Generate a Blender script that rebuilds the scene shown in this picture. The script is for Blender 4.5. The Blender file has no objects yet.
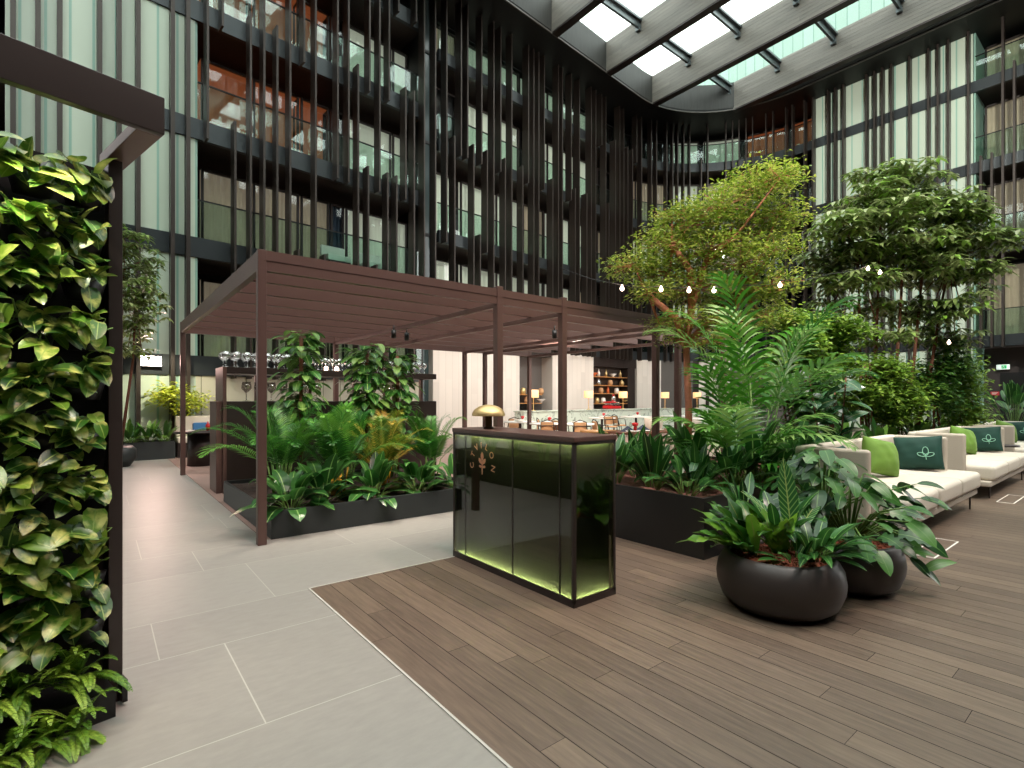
import bpy, math, random
from mathutils import Vector, Matrix
R_ = random.Random(7)
PI = math.pi
COL = bpy.context.scene.collection
SC = bpy.context.scene

# ------------------------------------------------------------------ camera frame (world: X right-forward, Y left-forward)
CAMH = 1.4; F = 520.0; HOR = 400.0
FX, FY = 0.623, 0.782
def at(u, v, d):
    """point seen at pixel (u, v) at depth d"""
    l = (u-512)/F*d
    return Vector((FX*d+FY*l, FY*d-FX*l, CAMH+(HOR-v)/F*d))
def pu(x, y):
    d = FX*x+FY*y
    return 512+F*(FY*x-FX*y)/d

# ------------------------------------------------------------------ materials
def c(r, g, b):
    f = lambda v: (v/255/12.92) if v/255 <= .04045 else ((v/255+.055)/1.055)**2.4
    return (f(r), f(g), f(b), 1)
def nmat(name):
    m = bpy.data.materials.new(name); m.use_nodes = True
    nt = m.node_tree
    return m, nt, nt.nodes['Principled BSDF']
def N(nt, t, **k):
    n = nt.nodes.new(t)
    for a, b in k.items(): setattr(n, a, b)
    return n
def plain(name, col, rough=.5, metal=0, spec=.5, emis=None, es=0, noise=0, nscale=8, bump=0, coat=0):
    m, nt, p = nmat(name)
    p.inputs['Base Color'].default_value = col
    p.inputs['Roughness'].default_value = rough
    p.inputs['Metallic'].default_value = metal
    p.inputs['Specular IOR Level'].default_value = spec
    p.inputs['Coat Weight'].default_value = coat
    if emis:
        p.inputs['Emission Color'].default_value = emis
        p.inputs['Emission Strength'].default_value = es
    if noise or bump:
        tc = N(nt, 'ShaderNodeTexCoord'); nz = N(nt, 'ShaderNodeTexNoise')
        nz.inputs['Scale'].default_value = nscale; nz.inputs['Detail'].default_value = 5
        nt.links.new(tc.outputs['Object'], nz.inputs['Vector'])
        if noise:
            mx = N(nt, 'ShaderNodeMix', data_type='RGBA')
            mx.inputs['A'].default_value = tuple(v*(1-noise) for v in col[:3])+(1,)
            mx.inputs['B'].default_value = tuple(min(1, v*(1+noise)) for v in col[:3])+(1,)
            nt.links.new(nz.outputs['Fac'], mx.inputs['Factor'])
            nt.links.new(mx.outputs['Result'], p.inputs['Base Color'])
        if bump:
            bp = N(nt, 'ShaderNodeBump'); bp.inputs['Strength'].default_value = bump; bp.inputs['Distance'].default_value = .02
            nt.links.new(nz.outputs['Fac'], bp.inputs['Height']); nt.links.new(bp.outputs['Normal'], p.inputs['Normal'])
    return m
def ramp(nt, stops):
    r = N(nt, 'ShaderNodeValToRGB')
    e = r.color_ramp.elements
    e[0].position, e[0].color = stops[0]; e[1].position, e[1].color = stops[-1]
    for s in stops[1:-1]:
        x = e.new(s[0]); x.color = s[1]
    return r
def leafmat(name, cols, rib=None, vari=None, rough=.38, trans=.25, ribs=None, edge=None):
    """cols: list of colours picked by the per-leaf random value; rib: midrib colour; vari: yellow splashes; ribs: side ribs"""
    m, nt, p = nmat(name)
    L = nt.links.new
    a = N(nt, 'ShaderNodeAttribute', attribute_name='rnd')
    cr = ramp(nt, [(i/(len(cols)-1), cc) for i, cc in enumerate(cols)])
    L(a.outputs['Fac'], cr.inputs['Fac'])
    out = cr.outputs['Color']
    uv = N(nt, 'ShaderNodeUVMap'); sx = N(nt, 'ShaderNodeSeparateXYZ'); L(uv.outputs['UV'], sx.inputs['Vector'])
    ab = N(nt, 'ShaderNodeMath', operation='SUBTRACT'); L(sx.outputs['X'], ab.inputs[0]); ab.inputs[1].default_value = .5
    ab2 = N(nt, 'ShaderNodeMath', operation='ABSOLUTE'); L(ab.outputs[0], ab2.inputs[0])
    def mixin(fac, colr):
        nonlocal out
        mx = N(nt, 'ShaderNodeMix', data_type='RGBA'); L(fac, mx.inputs['Factor']); L(out, mx.inputs['A']); mx.inputs['B'].default_value = colr
        out = mx.outputs['Result']
    if vari:
        tc = N(nt, 'ShaderNodeTexCoord'); nz = N(nt, 'ShaderNodeTexNoise'); nz.inputs['Scale'].default_value = 17; nz.inputs['Detail'].default_value = 4
        L(tc.outputs['Object'], nz.inputs['Vector'])
        vr = ramp(nt, [(.50, (0, 0, 0, 1)), (.68, (1, 1, 1, 1))]); L(nz.outputs['Fac'], vr.inputs['Fac'])
        mixin(vr.outputs['Color'], vari)
    if ribs:
        q = N(nt, 'ShaderNodeMath', operation='MULTIPLY_ADD'); L(ab2.outputs[0], q.inputs[0]); q.inputs[1].default_value = -.32; L(sx.outputs['Y'], q.inputs[2])
        s = N(nt, 'ShaderNodeMath', operation='MULTIPLY'); L(q.outputs[0], s.inputs[0]); s.inputs[1].default_value = 75
        w = N(nt, 'ShaderNodeMath', operation='SINE'); L(s.outputs[0], w.inputs[0])
        g = ramp(nt, [(.55, (0, 0, 0, 1)), (.95, (1, 1, 1, 1))]); L(w.outputs[0], g.inputs['Fac'])
        mixin(g.outputs['Color'], ribs)
    if rib:
        g = ramp(nt, [(.012, (1, 1, 1, 1)), (.05, (0, 0, 0, 1))]); L(ab2.outputs[0], g.inputs['Fac'])
        mixin(g.outputs['Color'], rib)
    L(out, p.inputs['Base Color'])
    p.inputs['Roughness'].default_value = rough
    p.inputs['Specular IOR Level'].default_value = .5
    tr = N(nt, 'ShaderNodeBsdfTranslucent'); L(out, tr.inputs['Color'])
    mxs = N(nt, 'ShaderNodeMixShader'); mxs.inputs['Fac'].default_value = trans
    L(p.outputs['BSDF'], mxs.inputs[1]); L(tr.outputs['BSDF'], mxs.inputs[2])
    L(mxs.outputs['Shader'], nt.nodes['Material Output'].inputs['Surface'])
    return m
def glassmat(name, tint, gloss=.12, rough=.02, gcol=(1, 1, 1, 1)):
    m, nt, p = nmat(name); L = nt.links.new
    nt.nodes.remove(p)
    t = N(nt, 'ShaderNodeBsdfTransparent'); t.inputs['Color'].default_value = tint
    g = N(nt, 'ShaderNodeBsdfGlossy'); g.inputs['Roughness'].default_value = rough; g.inputs['Color'].default_value = gcol
    fr = N(nt, 'ShaderNodeLayerWeight'); fr.inputs['Blend'].default_value = .5
    pw = N(nt, 'ShaderNodeMath', operation='POWER'); L(fr.outputs['Facing'], pw.inputs[0]); pw.inputs[1].default_value = 4.5
    ad = N(nt, 'ShaderNodeMath', operation='MULTIPLY_ADD', use_clamp=True); L(pw.outputs[0], ad.inputs[0]); ad.inputs[1].default_value = .8; ad.inputs[2].default_value = gloss
    mx = N(nt, 'ShaderNodeMixShader'); L(ad.outputs[0], mx.inputs['Fac']); L(t.outputs[0], mx.inputs[1]); L(g.outputs[0], mx.inputs[2])
    L(mx.outputs[0], nt.nodes['Material Output'].inputs['Surface'])
    return m
def uvpanel(name, col, seam, width, swidth, rough=.45, noise=.08, jitter=.1, hstep=None):
    """vertical panels across UV.x (metres) with thin seams; per-panel tone jitter; optional staggered course height"""
    m, nt, p = nmat(name); L = nt.links.new
    uv = N(nt, 'ShaderNodeUVMap'); sx = N(nt, 'ShaderNodeSeparateXYZ'); L(uv.outputs['UV'], sx.inputs['Vector'])
    d = N(nt, 'ShaderNodeMath', operation='DIVIDE'); L(sx.outputs['X'], d.inputs[0]); d.inputs[1].default_value = width
    fl = N(nt, 'ShaderNodeMath', operation='FLOOR'); L(d.outputs[0], fl.inputs[0])
    fr = N(nt, 'ShaderNodeMath', operation='FRACT'); L(d.outputs[0], fr.inputs[0])
    wn = N(nt, 'ShaderNodeTexWhiteNoise', noise_dimensions='2D')
    cb = N(nt, 'ShaderNodeCombineXYZ'); L(fl.outputs[0], cb.inputs['X'])
    if hstep:
        w1 = N(nt, 'ShaderNodeTexWhiteNoise', noise_dimensions='1D'); L(fl.outputs[0], w1.inputs['W'])
        h1 = N(nt, 'ShaderNodeMath', operation='DIVIDE'); L(sx.outputs['Y'], h1.inputs[0]); h1.inputs[1].default_value = hstep
        h2 = N(nt, 'ShaderNodeMath', operation='ADD'); L(h1.outputs[0], h2.inputs[0]); L(w1.outputs['Value'], h2.inputs[1])
        h3 = N(nt, 'ShaderNodeMath', operation='FLOOR'); L(h2.outputs[0], h3.inputs[0]); L(h3.outputs[0], cb.inputs['Y'])
    L(cb.outputs[0], wn.inputs['Vector'])
    mp = N(nt, 'ShaderNodeMapRange'); mp.inputs['To Min'].default_value = 1-jitter; mp.inputs['To Max'].default_value = 1+jitter*.3
    L(wn.outputs['Value'], mp.inputs['Value'])
    cm = N(nt, 'ShaderNodeMix', data_type='RGBA', blend_type='MULTIPLY'); cm.inputs['Factor'].default_value = 1
    cm.inputs['A'].default_value = col; L(mp.outputs['Result'], cm.inputs['B'])
    lt = N(nt, 'ShaderNodeMath', operation='LESS_THAN'); L(fr.outputs[0], lt.inputs[0]); lt.inputs[1].default_value = swidth/width
    mx = N(nt, 'ShaderNodeMix', data_type='RGBA'); L(lt.outputs[0], mx.inputs['Factor']); L(cm.outputs['Result'], mx.inputs['A']); mx.inputs['B'].default_value = seam
    L(mx.outputs['Result'], p.inputs['Base Color'])
    p.inputs['Roughness'].default_value = rough
    return m
def woodmat(name, cols, scale=(1, 12, 12), rough=.5, rnd=True, bump=.1, nscale=3, rk=.3):
    """grain stretched along object X; cols ramp; per-face 'rnd' shifts tone"""
    m, nt, p = nmat(name); L = nt.links.new
    tc = N(nt, 'ShaderNodeTexCoord'); mp = N(nt, 'ShaderNodeMapping'); mp.inputs['Scale'].default_value = scale
    L(tc.outputs['Object'], mp.inputs['Vector'])
    nz = N(nt, 'ShaderNodeTexNoise'); nz.inputs['Scale'].default_value = nscale; nz.inputs['Detail'].default_value = 6; nz.inputs['Roughness'].default_value = .6
    L(mp.outputs['Vector'], nz.inputs['Vector'])
    a = N(nt, 'ShaderNodeAttribute', attribute_name='rnd')
    if rnd:
        off = N(nt, 'ShaderNodeCombineXYZ'); k = N(nt, 'ShaderNodeMath', operation='MULTIPLY'); L(a.outputs['Fac'], k.inputs[0]); k.inputs[1].default_value = 37
        L(k.outputs[0], off.inputs['X']); va = N(nt, 'ShaderNodeVectorMath', operation='ADD'); L(mp.outputs['Vector'], va.inputs[0]); L(off.outputs[0], va.inputs[1]); L(va.outputs[0], nz.inputs['Vector'])
    mul = N(nt, 'ShaderNodeMath', operation='MULTIPLY'); L(a.outputs['Fac'], mul.inputs[0]); mul.inputs[1].default_value = rk if rnd else 0
    add = N(nt, 'ShaderNodeMath', operation='MULTIPLY_ADD'); L(nz.outputs['Fac'], add.inputs[0]); add.inputs[1].default_value = .85; L(mul.outputs[0], add.inputs[2])
    sb = N(nt, 'ShaderNodeMath', operation='SUBTRACT'); L(add.outputs[0], sb.inputs[0]); sb.inputs[1].default_value = .08+rk*.35 if rnd else 0
    cr = ramp(nt, [(i/(len(cols)-1), cc) for i, cc in enumerate(cols)]); L(sb.outputs[0], cr.inputs['Fac'])
    L(cr.outputs['Color'], p.inputs['Base Color']); p.inputs['Roughness'].default_value = rough
    if bump:
        bp = N(nt, 'ShaderNodeBump'); bp.inputs['Strength'].default_value = bump; bp.inputs['Distance'].default_value = .01
        L(nz.outputs['Fac'], bp.inputs['Height']); L(bp.outputs['Normal'], p.inputs['Normal'])
    return m

M = {}
M['tile'] = woodmat('tile_stone', [c(134, 130, 124), c(148, 144, 137), c(156, 152, 145)], (1, 2.5, 1), .42, True, .03, 9)
M['grout'] = plain('tile_grout', c(182, 179, 170), .8)
M['bartile'] = plain('brown_stone', c(150, 122, 112), .5, noise=.1)
M['deck'] = woodmat('deck_oak', [c(74, 61, 52), c(98, 82, 70), c(122, 104, 88), c(144, 122, 102)], (14, 1.1, 1), .42, True, .12, 3)
M['seam'] = plain('deck_seam', c(40, 33, 28), .8)
M['bronze'] = plain('brown_metal', c(100, 76, 70), .42, .35, noise=.08, nscale=3)
M['bronze_d'] = plain('dark_bronze_metal', c(52, 43, 40), .4, .3)
M['fin'] = plain('fin_metal', c(58, 49, 44), .4, .35)
M['fascia'] = plain('fascia_metal', c(62, 66, 68), .32, .5, noise=.1, nscale=1.5)
M['black'] = plain('black_metal', c(22, 21, 21), .4, .2)
M['blackp'] = plain('black_planter', c(30, 28, 28), .38, .1, noise=.15, nscale=4)
M['greyp'] = plain('grey_planter', c(42, 47, 47), .5, .1, noise=.1, nscale=4)
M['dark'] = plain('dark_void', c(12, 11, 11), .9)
M['soffit'] = plain('soffit_panel', c(15, 14, 13), .55, noise=.15, nscale=2)
M['curb'] = woodmat('curb_wood', [c(38, 37, 35), c(66, 66, 62)], (4, 4, .5), .6, False, .1, 3)
M['balsoffit'] = woodmat('balcony_soffit_wood', [c(36, 26, 22), c(62, 46, 38)], (6, 1, 1), .6, False, 0, 3)
M['uglass'] = uvpanel('u_channel_glass', c(206, 218, 198), c(150, 190, 172), .42, .05, .3, jitter=.08)
M['beige'] = uvpanel('beige_panels', c(186, 180, 160), c(120, 118, 100), .55, .025, .5, jitter=.06)
M['stone'] = uvpanel('white_stone_strips', c(222, 212, 202), c(196, 186, 176), .3, .012, .55, jitter=.1, hstep=1.2)
M['nichegrey'] = plain('niche_panel', c(92, 86, 82), .6)
M['nichewood'] = woodmat('niche_wood', [c(60, 44, 36), c(90, 66, 54)], (4, 4, .6), .5, False, 0, 3)
M['curtain'] = plain('glowing_curtain_cloth', c(172, 154, 130), .9, noise=.2, nscale=2, emis=(.9, .72, .52, 1), es=.13)  # weak emission stands in for light falling on the curtains
M['curtain_w'] = plain('glowing_pale_blind_cloth', c(205, 208, 188), .85, noise=.06, nscale=2, emis=(.82, .84, .68, 1), es=.27)  # emission in the cloth brightens the blinds
M['curtain_b'] = plain('blue_curtain_cloth', c(40, 58, 82), .9)
M['roomwood'] = woodmat('glowing_room_wood', [c(112, 58, 34), c(172, 96, 56)], (5, 5, .5), .5, False, 0, 3)
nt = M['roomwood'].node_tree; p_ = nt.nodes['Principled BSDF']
nt.links.new(p_.inputs['Base Color'].links[0].from_socket, p_.inputs['Emission Color']); p_.inputs['Emission Strength'].default_value = .5  # wood colour also emits, in place of daylight in the rooms
M['winglass'] = glassmat('window_glass', (.9, .95, .93, 1), .07)
M['railglass'] = glassmat('railing_glass', (.80, .92, .87, 1), .06)
M['skyglass'] = glassmat('skylight_glass', (.92, .98, .97, 1), .05)
M['drinkglass'] = glassmat('wine_glass', (.88, .86, .85, 1), .22, .05)
M['smoke'] = glassmat('smoked_glass', (.44, .46, .40, 1), .06, .02)
M['beamwood'] = woodmat('beam_wood', [c(96, 92, 86), c(124, 119, 111), c(142, 136, 126)], (8, .5, 8), .55, True, .05, 3)
M['panelwall'] = uvpanel('pale_upper_wall', c(142, 170, 156), c(96, 130, 118), .5, .04, .3)
M['soil'] = plain('dark_soil', c(58, 44, 38), .95, noise=.5, nscale=40, bump=.8)
M['bark'] = plain('bark_mulch', c(140, 74, 50), .9, noise=.55, nscale=60, bump=1)
M['bark_p'] = plain('pink_bark_mulch', c(128, 84, 72), .9, noise=.5, nscale=50, bump=1)
M['clay'] = plain('dark_clay_bowl', c(50, 42, 39), .45, noise=.2, nscale=5, bump=.05)
M['bluepot'] = plain('navy_pot', c(24, 28, 52), .35)
M['fabric'] = plain('cream_upholstery', c(206, 196, 182), .9, noise=.05, nscale=60, bump=.15)
M['fabric_g'] = plain('greige_upholstery', c(186, 174, 160), .9, noise=.05, nscale=60, bump=.15)
M['velvet'] = plain('dark_green_velvet', c(9, 56, 46), .8, noise=.35, nscale=6)
M['velvet_l'] = plain('lime_green_velvet', c(104, 140, 52), .8, noise=.35, nscale=6)
M['mint'] = plain('mint_embroidery', c(150, 205, 180), .8)
M['steel'] = plain('steel', c(190, 190, 188), .25, .9)
M['gold'] = plain('brushed_gold', c(206, 178, 124), .42, .7)
M['copper'] = plain('copper_lettering', c(214, 150, 118), .4, .4)
M['deskwood'] = plain('desk_top_wood', c(84, 58, 50), .35, noise=.2, nscale=8)
M['deskback'] = plain('desk_back_board', c(34, 36, 26), .7)
M['led'] = plain('led_strip', c(220, 240, 150), .5, emis=(.86, .95, .40, 1), es=420)
M['white'] = plain('white_lacquer', c(238, 232, 224), .5)
M['whitecloth'] = plain('white_cloth', c(240, 234, 226), .9)
M['rattan'] = plain('rattan_weave', c(196, 150, 108), .8, noise=.25, nscale=80)
M['trunk'] = plain('tree_bark', c(190, 120, 94), .85, noise=.3, nscale=14, bump=.4)
M['stem'] = plain('brown_stem', c(112, 70, 52), .85, noise=.3, nscale=14)
M['gstem'] = plain('green_stem', c(96, 128, 56), .6)
M['ystem'] = plain('yellow_cane', c(206, 160, 48), .5)
M['marble'] = None
M['red'] = plain('red_enamel', c(200, 30, 34), .35)
M['orange'] = plain('orange_item', c(220, 110, 60), .5)
M['blue'] = plain('blue_cloth', c(34, 84, 130), .8)
M['navy'] = plain('navy_cloth', c(38, 48, 66), .8)
M['bulb'] = plain('glowing_bulb', (1, .9, .8, 1), .5, emis=(1, .72, .55, 1), es=14)
M['shade'] = plain('glowing_shade', c(240, 200, 150), .8, emis=(1, .55, .22, 1), es=.75)
M['flood'] = plain('flood_lens', (1, 1, 1, 1), .5, emis=(1, .86, .78, 1), es=14)
M['exit'] = plain('exit_sign_face', c(230, 245, 235), .5, emis=(.85, 1, .9, 1), es=.9)
M['exitg'] = plain('exit_sign_green', c(20, 160, 80), .5, emis=(.05, .6, .25, 1), es=.6)
M['redsign'] = plain('red_sign_face', c(205, 60, 66), .5)
M['cream'] = plain('cream_leather', c(222, 206, 190), .6)
M['tabwood'] = plain('table_wood', c(120, 74, 52), .4, noise=.2, nscale=6)
M['shelfwood'] = plain('shelf_wood', c(196, 138, 82), .5, noise=.15, nscale=6)
def marble():
    m, nt, p = nmat('green_veined_marble'); L = nt.links.new
    tc = N(nt, 'ShaderNodeTexCoord'); nz = N(nt, 'ShaderNodeTexNoise'); nz.inputs['Scale'].default_value = 1.6; nz.inputs['Detail'].default_value = 7; nz.inputs['Distortion'].default_value = 1.6
    L(tc.outputs['Object'], nz.inputs['Vector'])
    r = ramp(nt, [(.40, c(206, 216, 200)), (.495, c(200, 210, 196)), (.505, c(84, 98, 84)), (.53, c(204, 214, 200))]); L(nz.outputs['Fac'], r.inputs['Fac'])
    L(r.outputs['Color'], p.inputs['Base Color']); p.inputs['Roughness'].default_value = .3
    return m
M['marble'] = marble()
G = c
M['pothos'] = leafmat('pothos_leaf', [G(22, 56, 16), G(46, 88, 22), G(80, 122, 32), G(124, 150, 52)], rib=G(140, 164, 80), vari=G(190, 192, 104), rough=.33)
M['fern'] = leafmat('fern_leaf', [G(74, 116, 30), G(112, 150, 42), G(158, 188, 70)], rough=.5)
M['areca'] = leafmat('areca_leaf', [G(26, 72, 22), G(52, 114, 34), G(98, 152, 56)], rough=.38, trans=.25)
M['ypalm'] = leafmat('yellowing_palm_leaf', [G(60, 96, 30), G(120, 140, 46), G(190, 150, 60)], rough=.45, trans=.35)
M['kentia'] = leafmat('kentia_leaf', [G(34, 86, 24), G(70, 134, 34), G(140, 172, 96)], rough=.36, trans=.3)
M['broad'] = leafmat('broad_glossy_leaf', [G(20, 60, 22), G(38, 88, 32), G(72, 124, 58)], rib=G(150, 190, 110), rough=.3)
M['mons'] = leafmat('climber_leaf', [G(32, 80, 30), G(66, 120, 48), G(130, 164, 84)], rib=G(160, 190, 110), rough=.32)
M['birds'] = leafmat('birds_nest_leaf', [G(30, 74, 26), G(62, 112, 32), G(118, 160, 44)], rib=G(110, 120, 60), rough=.35)
M['calathea'] = leafmat('ribbed_leaf', [G(28, 78, 36), G(48, 104, 46)], rib=G(170, 180, 110), ribs=G(138, 168, 100), rough=.32)
M['philo'] = leafmat('philodendron_leaf', [G(24, 64, 24), G(44, 94, 36), G(80, 128, 54)], rib=G(100, 140, 74), rough=.36)
M['rubber'] = leafmat('rubber_plant_leaf', [G(22, 56, 30), G(38, 82, 44), G(78, 116, 80)], rib=G(120, 130, 90), rough=.25, trans=.08)
M['ficus'] = leafmat('ficus_leaf', [G(84, 112, 36), G(122, 148, 48), G(158, 176, 70), G(186, 186, 104)], rough=.45, trans=.35)
M['schef'] = leafmat('umbrella_tree_leaf', [G(76, 98, 42), G(112, 132, 70), G(158, 166, 118), G(136, 182, 66)], rough=.3, trans=.3)
M['shrub'] = leafmat('shrub_leaf', [G(70, 104, 36), G(108, 144, 50), G(150, 178, 70)], rough=.42, trans=.35)
M['lime'] = leafmat('lime_leaf', [G(150, 170, 40), G(204, 210, 70), G(226, 226, 120)], rough=.45, trans=.35)
M['dkleaf'] = leafmat('dark_shrub_leaf', [G(30, 70, 26), G(60, 104, 38), G(104, 140, 56)], rough=.4)

# ------------------------------------------------------------------ mesh builder
class MB:
    def __init__(s): s.v = []; s.f = []; s.m = []; s.uv = []; s.r = []; s.sm = []
    def face(s, pts, mi=0, uv=None, r=0., sm=False):
        b = len(s.v); s.v.extend(pts); n = len(pts)
        s.f.append(tuple(range(b, b+n))); s.m.append(mi); s.r.append(r); s.sm.append(sm)
        s.uv.append(uv or [(0, 0)]*n)
    def idx(s, ids, mi=0, uv=None, r=0., sm=True):
        s.f.append(tuple(ids)); s.m.append(mi); s.r.append(r); s.sm.append(sm); s.uv.append(uv or [(0, 0)]*len(ids))
    def box(s, a, b, mi=0, r=0., mat=None):
        x0, y0, z0 = a; x1, y1, z1 = b
        P = [Vector(q) for q in ((x0, y0, z0), (x1, y0, z0), (x1, y1, z0), (x0, y1, z0), (x0, y0, z1), (x1, y0, z1), (x1, y1, z1), (x0, y1, z1))]
        if mat is not None: P = [mat @ q for q in P]
        o = len(s.v); s.v.extend([tuple(q) for q in P])
        for q in ((3, 2, 1, 0), (4, 5, 6, 7), (0, 1, 5, 4), (1, 2, 6, 5), (2, 3, 7, 6), (3, 0, 4, 7)):
            s.idx([o+k for k in q], mi, r=r, sm=False)
        return s
    def tube(s, pts, rad, n=6, mi=0, r=0., cap=True):
        pts = [Vector(p) for p in pts]
        if not isinstance(rad, (list, tuple)): rad = [rad]*len(pts)
        o = len(s.v); m = len(pts); a = None
        for i, p in enumerate(pts):
            t = (pts[min(i+1, m-1)]-pts[max(i-1, 0)])
            if t.length < 1e-9: t = Vector((0, 0, 1))
            t.normalize()
            if a is None: a = t.cross(Vector((1, 0, 0)) if abs(t.x) < .8 else Vector((0, 1, 0)))
            b = t.cross(a)
            if b.length < 1e-6: b = t.cross(Vector((.3, .5, .8)))
            b.normalize(); a = b.cross(t)
            for k in range(n):
                w = 2*PI*k/n
                s.v.append(tuple(p+a*(rad[i]*math.cos(w))+b*(rad[i]*math.sin(w))))
        for i in range(m-1):
            for k in range(n):
                k2 = (k+1) % n
                s.idx([o+i*n+k, o+i*n+k2, o+(i+1)*n+k2, o+(i+1)*n+k], mi, r=r)
        if cap:
            s.idx([o+k for k in range(n)][::-1], mi, r=r, sm=False); s.idx([o+(m-1)*n+k for k in range(n)], mi, r=r, sm=False)
        return s
    def lathe(s, prof, n=24, o=(0, 0, 0), mi=0, a0=0, a1=2*PI):
        b = len(s.v); full = abs(a1-a0-2*PI) < 1e-6; k_ = n if full else n+1
        for (rr, z) in prof:
            for k in range(k_):
                w = a0+(a1-a0)*k/n
                s.v.append((o[0]+rr*math.cos(w), o[1]+rr*math.sin(w), o[2]+z))
        for i in range(len(prof)-1):
            for k in range(n):
                k2 = (k+1) % k_
                s.idx([b+i*k_+k, b+i*k_+k2, b+(i+1)*k_+k2, b+(i+1)*k_+k], mi)
        return s
    def disc(s, rr, z, n=24, o=(0, 0), mi=0):
        s.face([(o[0]+rr*math.cos(2*PI*k/n), o[1]+rr*math.sin(2*PI*k/n), z) for k in range(n)], mi)
        return s
    def build(s, name, mats, parent=None, loc=(0, 0, 0), rz=0, bevel=0, seg=2, sub=0, kind=None):
        me = bpy.data.meshes.new(name)
        me.from_pydata(s.v, [], s.f)
        if not isinstance(mats, (list, tuple)): mats = [mats]
        for m in mats: me.materials.append(m)
        me.polygons.foreach_set('material_index', s.m)
        me.polygons.foreach_set('use_smooth', s.sm)
        uvl = me.uv_layers.new(name='UVMap')
        flat = [w for u in s.uv for q in u for w in q]
        uvl.data.foreach_set('uv', flat)
        at_ = me.attributes.new('rnd', 'FLOAT', 'FACE'); at_.data.foreach_set('value', s.r)
        me.update()
        o = bpy.data.objects.new(name, me); COL.objects.link(o)
        if parent: o.parent = parent
        o.location = loc; o.rotation_euler = (0, 0, rz)
        if bevel:
            b = o.modifiers.new('Bevel', 'BEVEL'); b.width = bevel; b.segments = seg; b.limit_method = 'ANGLE'
            for p in me.polygons: p.use_smooth = True
            w = o.modifiers.new('WN', 'WEIGHTED_NORMAL'); w.keep_sharp = True
        if sub:
            q = o.modifiers.new('Sub', 'SUBSURF'); q.levels = sub; q.render_levels = sub
        if kind: o['kind'] = kind
        return o
def tag(o, label, cat, group=None, kind=None):
    o['label'] = label; o['category'] = cat
    if group: o['group'] = group
    if kind: o['kind'] = kind
    return o
def thing(name, label, cat, loc=(0, 0, 0), rz=0, group=None):
    o = bpy.data.objects.new(name, None); COL.objects.link(o)
    o.empty_display_size = .1
    o.location = loc; o.rotation_euler = (0, 0, rz)
    return tag(o, label, cat, group)
def struct(o): o['kind'] = 'structure'; return o
def kids(o): return [x for x in COL.objects if x.parent is o]
def dup(root, loc, rz=None, label=None, group=None, scale=None):
    def cp(o, par):
        q = o.copy(); COL.objects.link(q)
        if par: q.parent = par
        for ch in CH.get(o.name, []): cp(ch, q)
        return q
    global CH
    CH = {}
    for x in COL.objects:
        if x.parent: CH.setdefault(x.parent.name, []).append(x)
    r = cp(root, None); r.location = loc
    if rz is not None: r.rotation_euler = (0, 0, rz)
    if label: r['label'] = label
    if group: r['group'] = group
    if scale: r.scale = (scale,)*3
    return r

# ------------------------------------------------------------------ leaf makers
SH = {
 'lance': lambda t: (math.sin(PI*min(1, t**.75)))**.9,
 'ovate': lambda t: 1.9*(t+.02)**.55*(1-t)**.75 if t < 1 else 0,
 'heart': lambda t: 1.75*(t+.09)**.42*(1-t)**.72 if t < 1 else 0,
 'strap': lambda t: min(1, .28+t*1.7)*(1-t**5),
 'lobed': lambda t: (1.5*(t+.12)**.4*(1-t)**.5*(1+.32*math.sin(t*24))) if t < 1 else 0,
}
def leaf(mb, p, d, up, L, W, shape='lance', segs=4, droop=.3, fold=.2, mi=0, r=None, wave=0):
    r = R_.random() if r is None else r
    d = Vector(d).normalized(); s = d.cross(Vector(up))
    if s.length < 1e-4: s = d.cross(Vector((1, 0, 0)))
    s.normalize(); fn = SH[shape]
    pos = Vector(p); o = len(mb.v); rows = []
    for i in range(segs+1):
        t = i/segs
        w = fn(t)*W*.5
        dd = (d+Vector((0, 0, -droop*t*1.6))).normalized()
        n = s.cross(dd)
        wv = wave*W*math.sin(t*17+r*9)
        if i == segs or (i == 0 and shape in ('lance',)):
            mb.v.append(tuple(pos)); rows.append((len(mb.v)-1,))
        else:
            k = len(mb.v)
            mb.v.extend([tuple(pos-s*w+n*(fold*w+wv)), tuple(pos), tuple(pos+s*w+n*(fold*w-wv))])
            rows.append((k, k+1, k+2))
        pos = pos+dd*(L/segs)
    for i in range(segs):
        a, b = rows[i], rows[i+1]; t0, t1 = i/segs, (i+1)/segs
        if len(a) == 3 and len(b) == 3:
            mb.idx([a[0], a[1], b[1], b[0]], mi, [(0, t0), (.5, t0), (.5, t1), (0, t1)], r)
            mb.idx([a[1], a[2], b[2], b[1]], mi, [(.5, t0), (1, t0), (1, t1), (.5, t1)], r)
        elif len(a) == 1:
            mb.idx([a[0], b[1], b[0]], mi, [(.5, t0), (.5, t1), (0, t1)], r)
            mb.idx([a[0], b[2], b[1]], mi, [(.5, t0), (1, t1), (.5, t1)], r)
        else:
            mb.idx([a[0], a[1], b[0]], mi, [(0, t0), (.5, t0), (.5, t1)], r)
            mb.idx([a[1], a[2], b[0]], mi, [(.5, t0), (1, t0), (.5, t1)], r)
def rdir(elev0, elev1, az=None):
    a = R_.uniform(0, 2*PI) if az is None else az
    e = math.radians(R_.uniform(elev0, elev1))
    return Vector((math.cos(a)*math.cos(e), math.sin(a)*math.cos(e), math.sin(e)))
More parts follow.
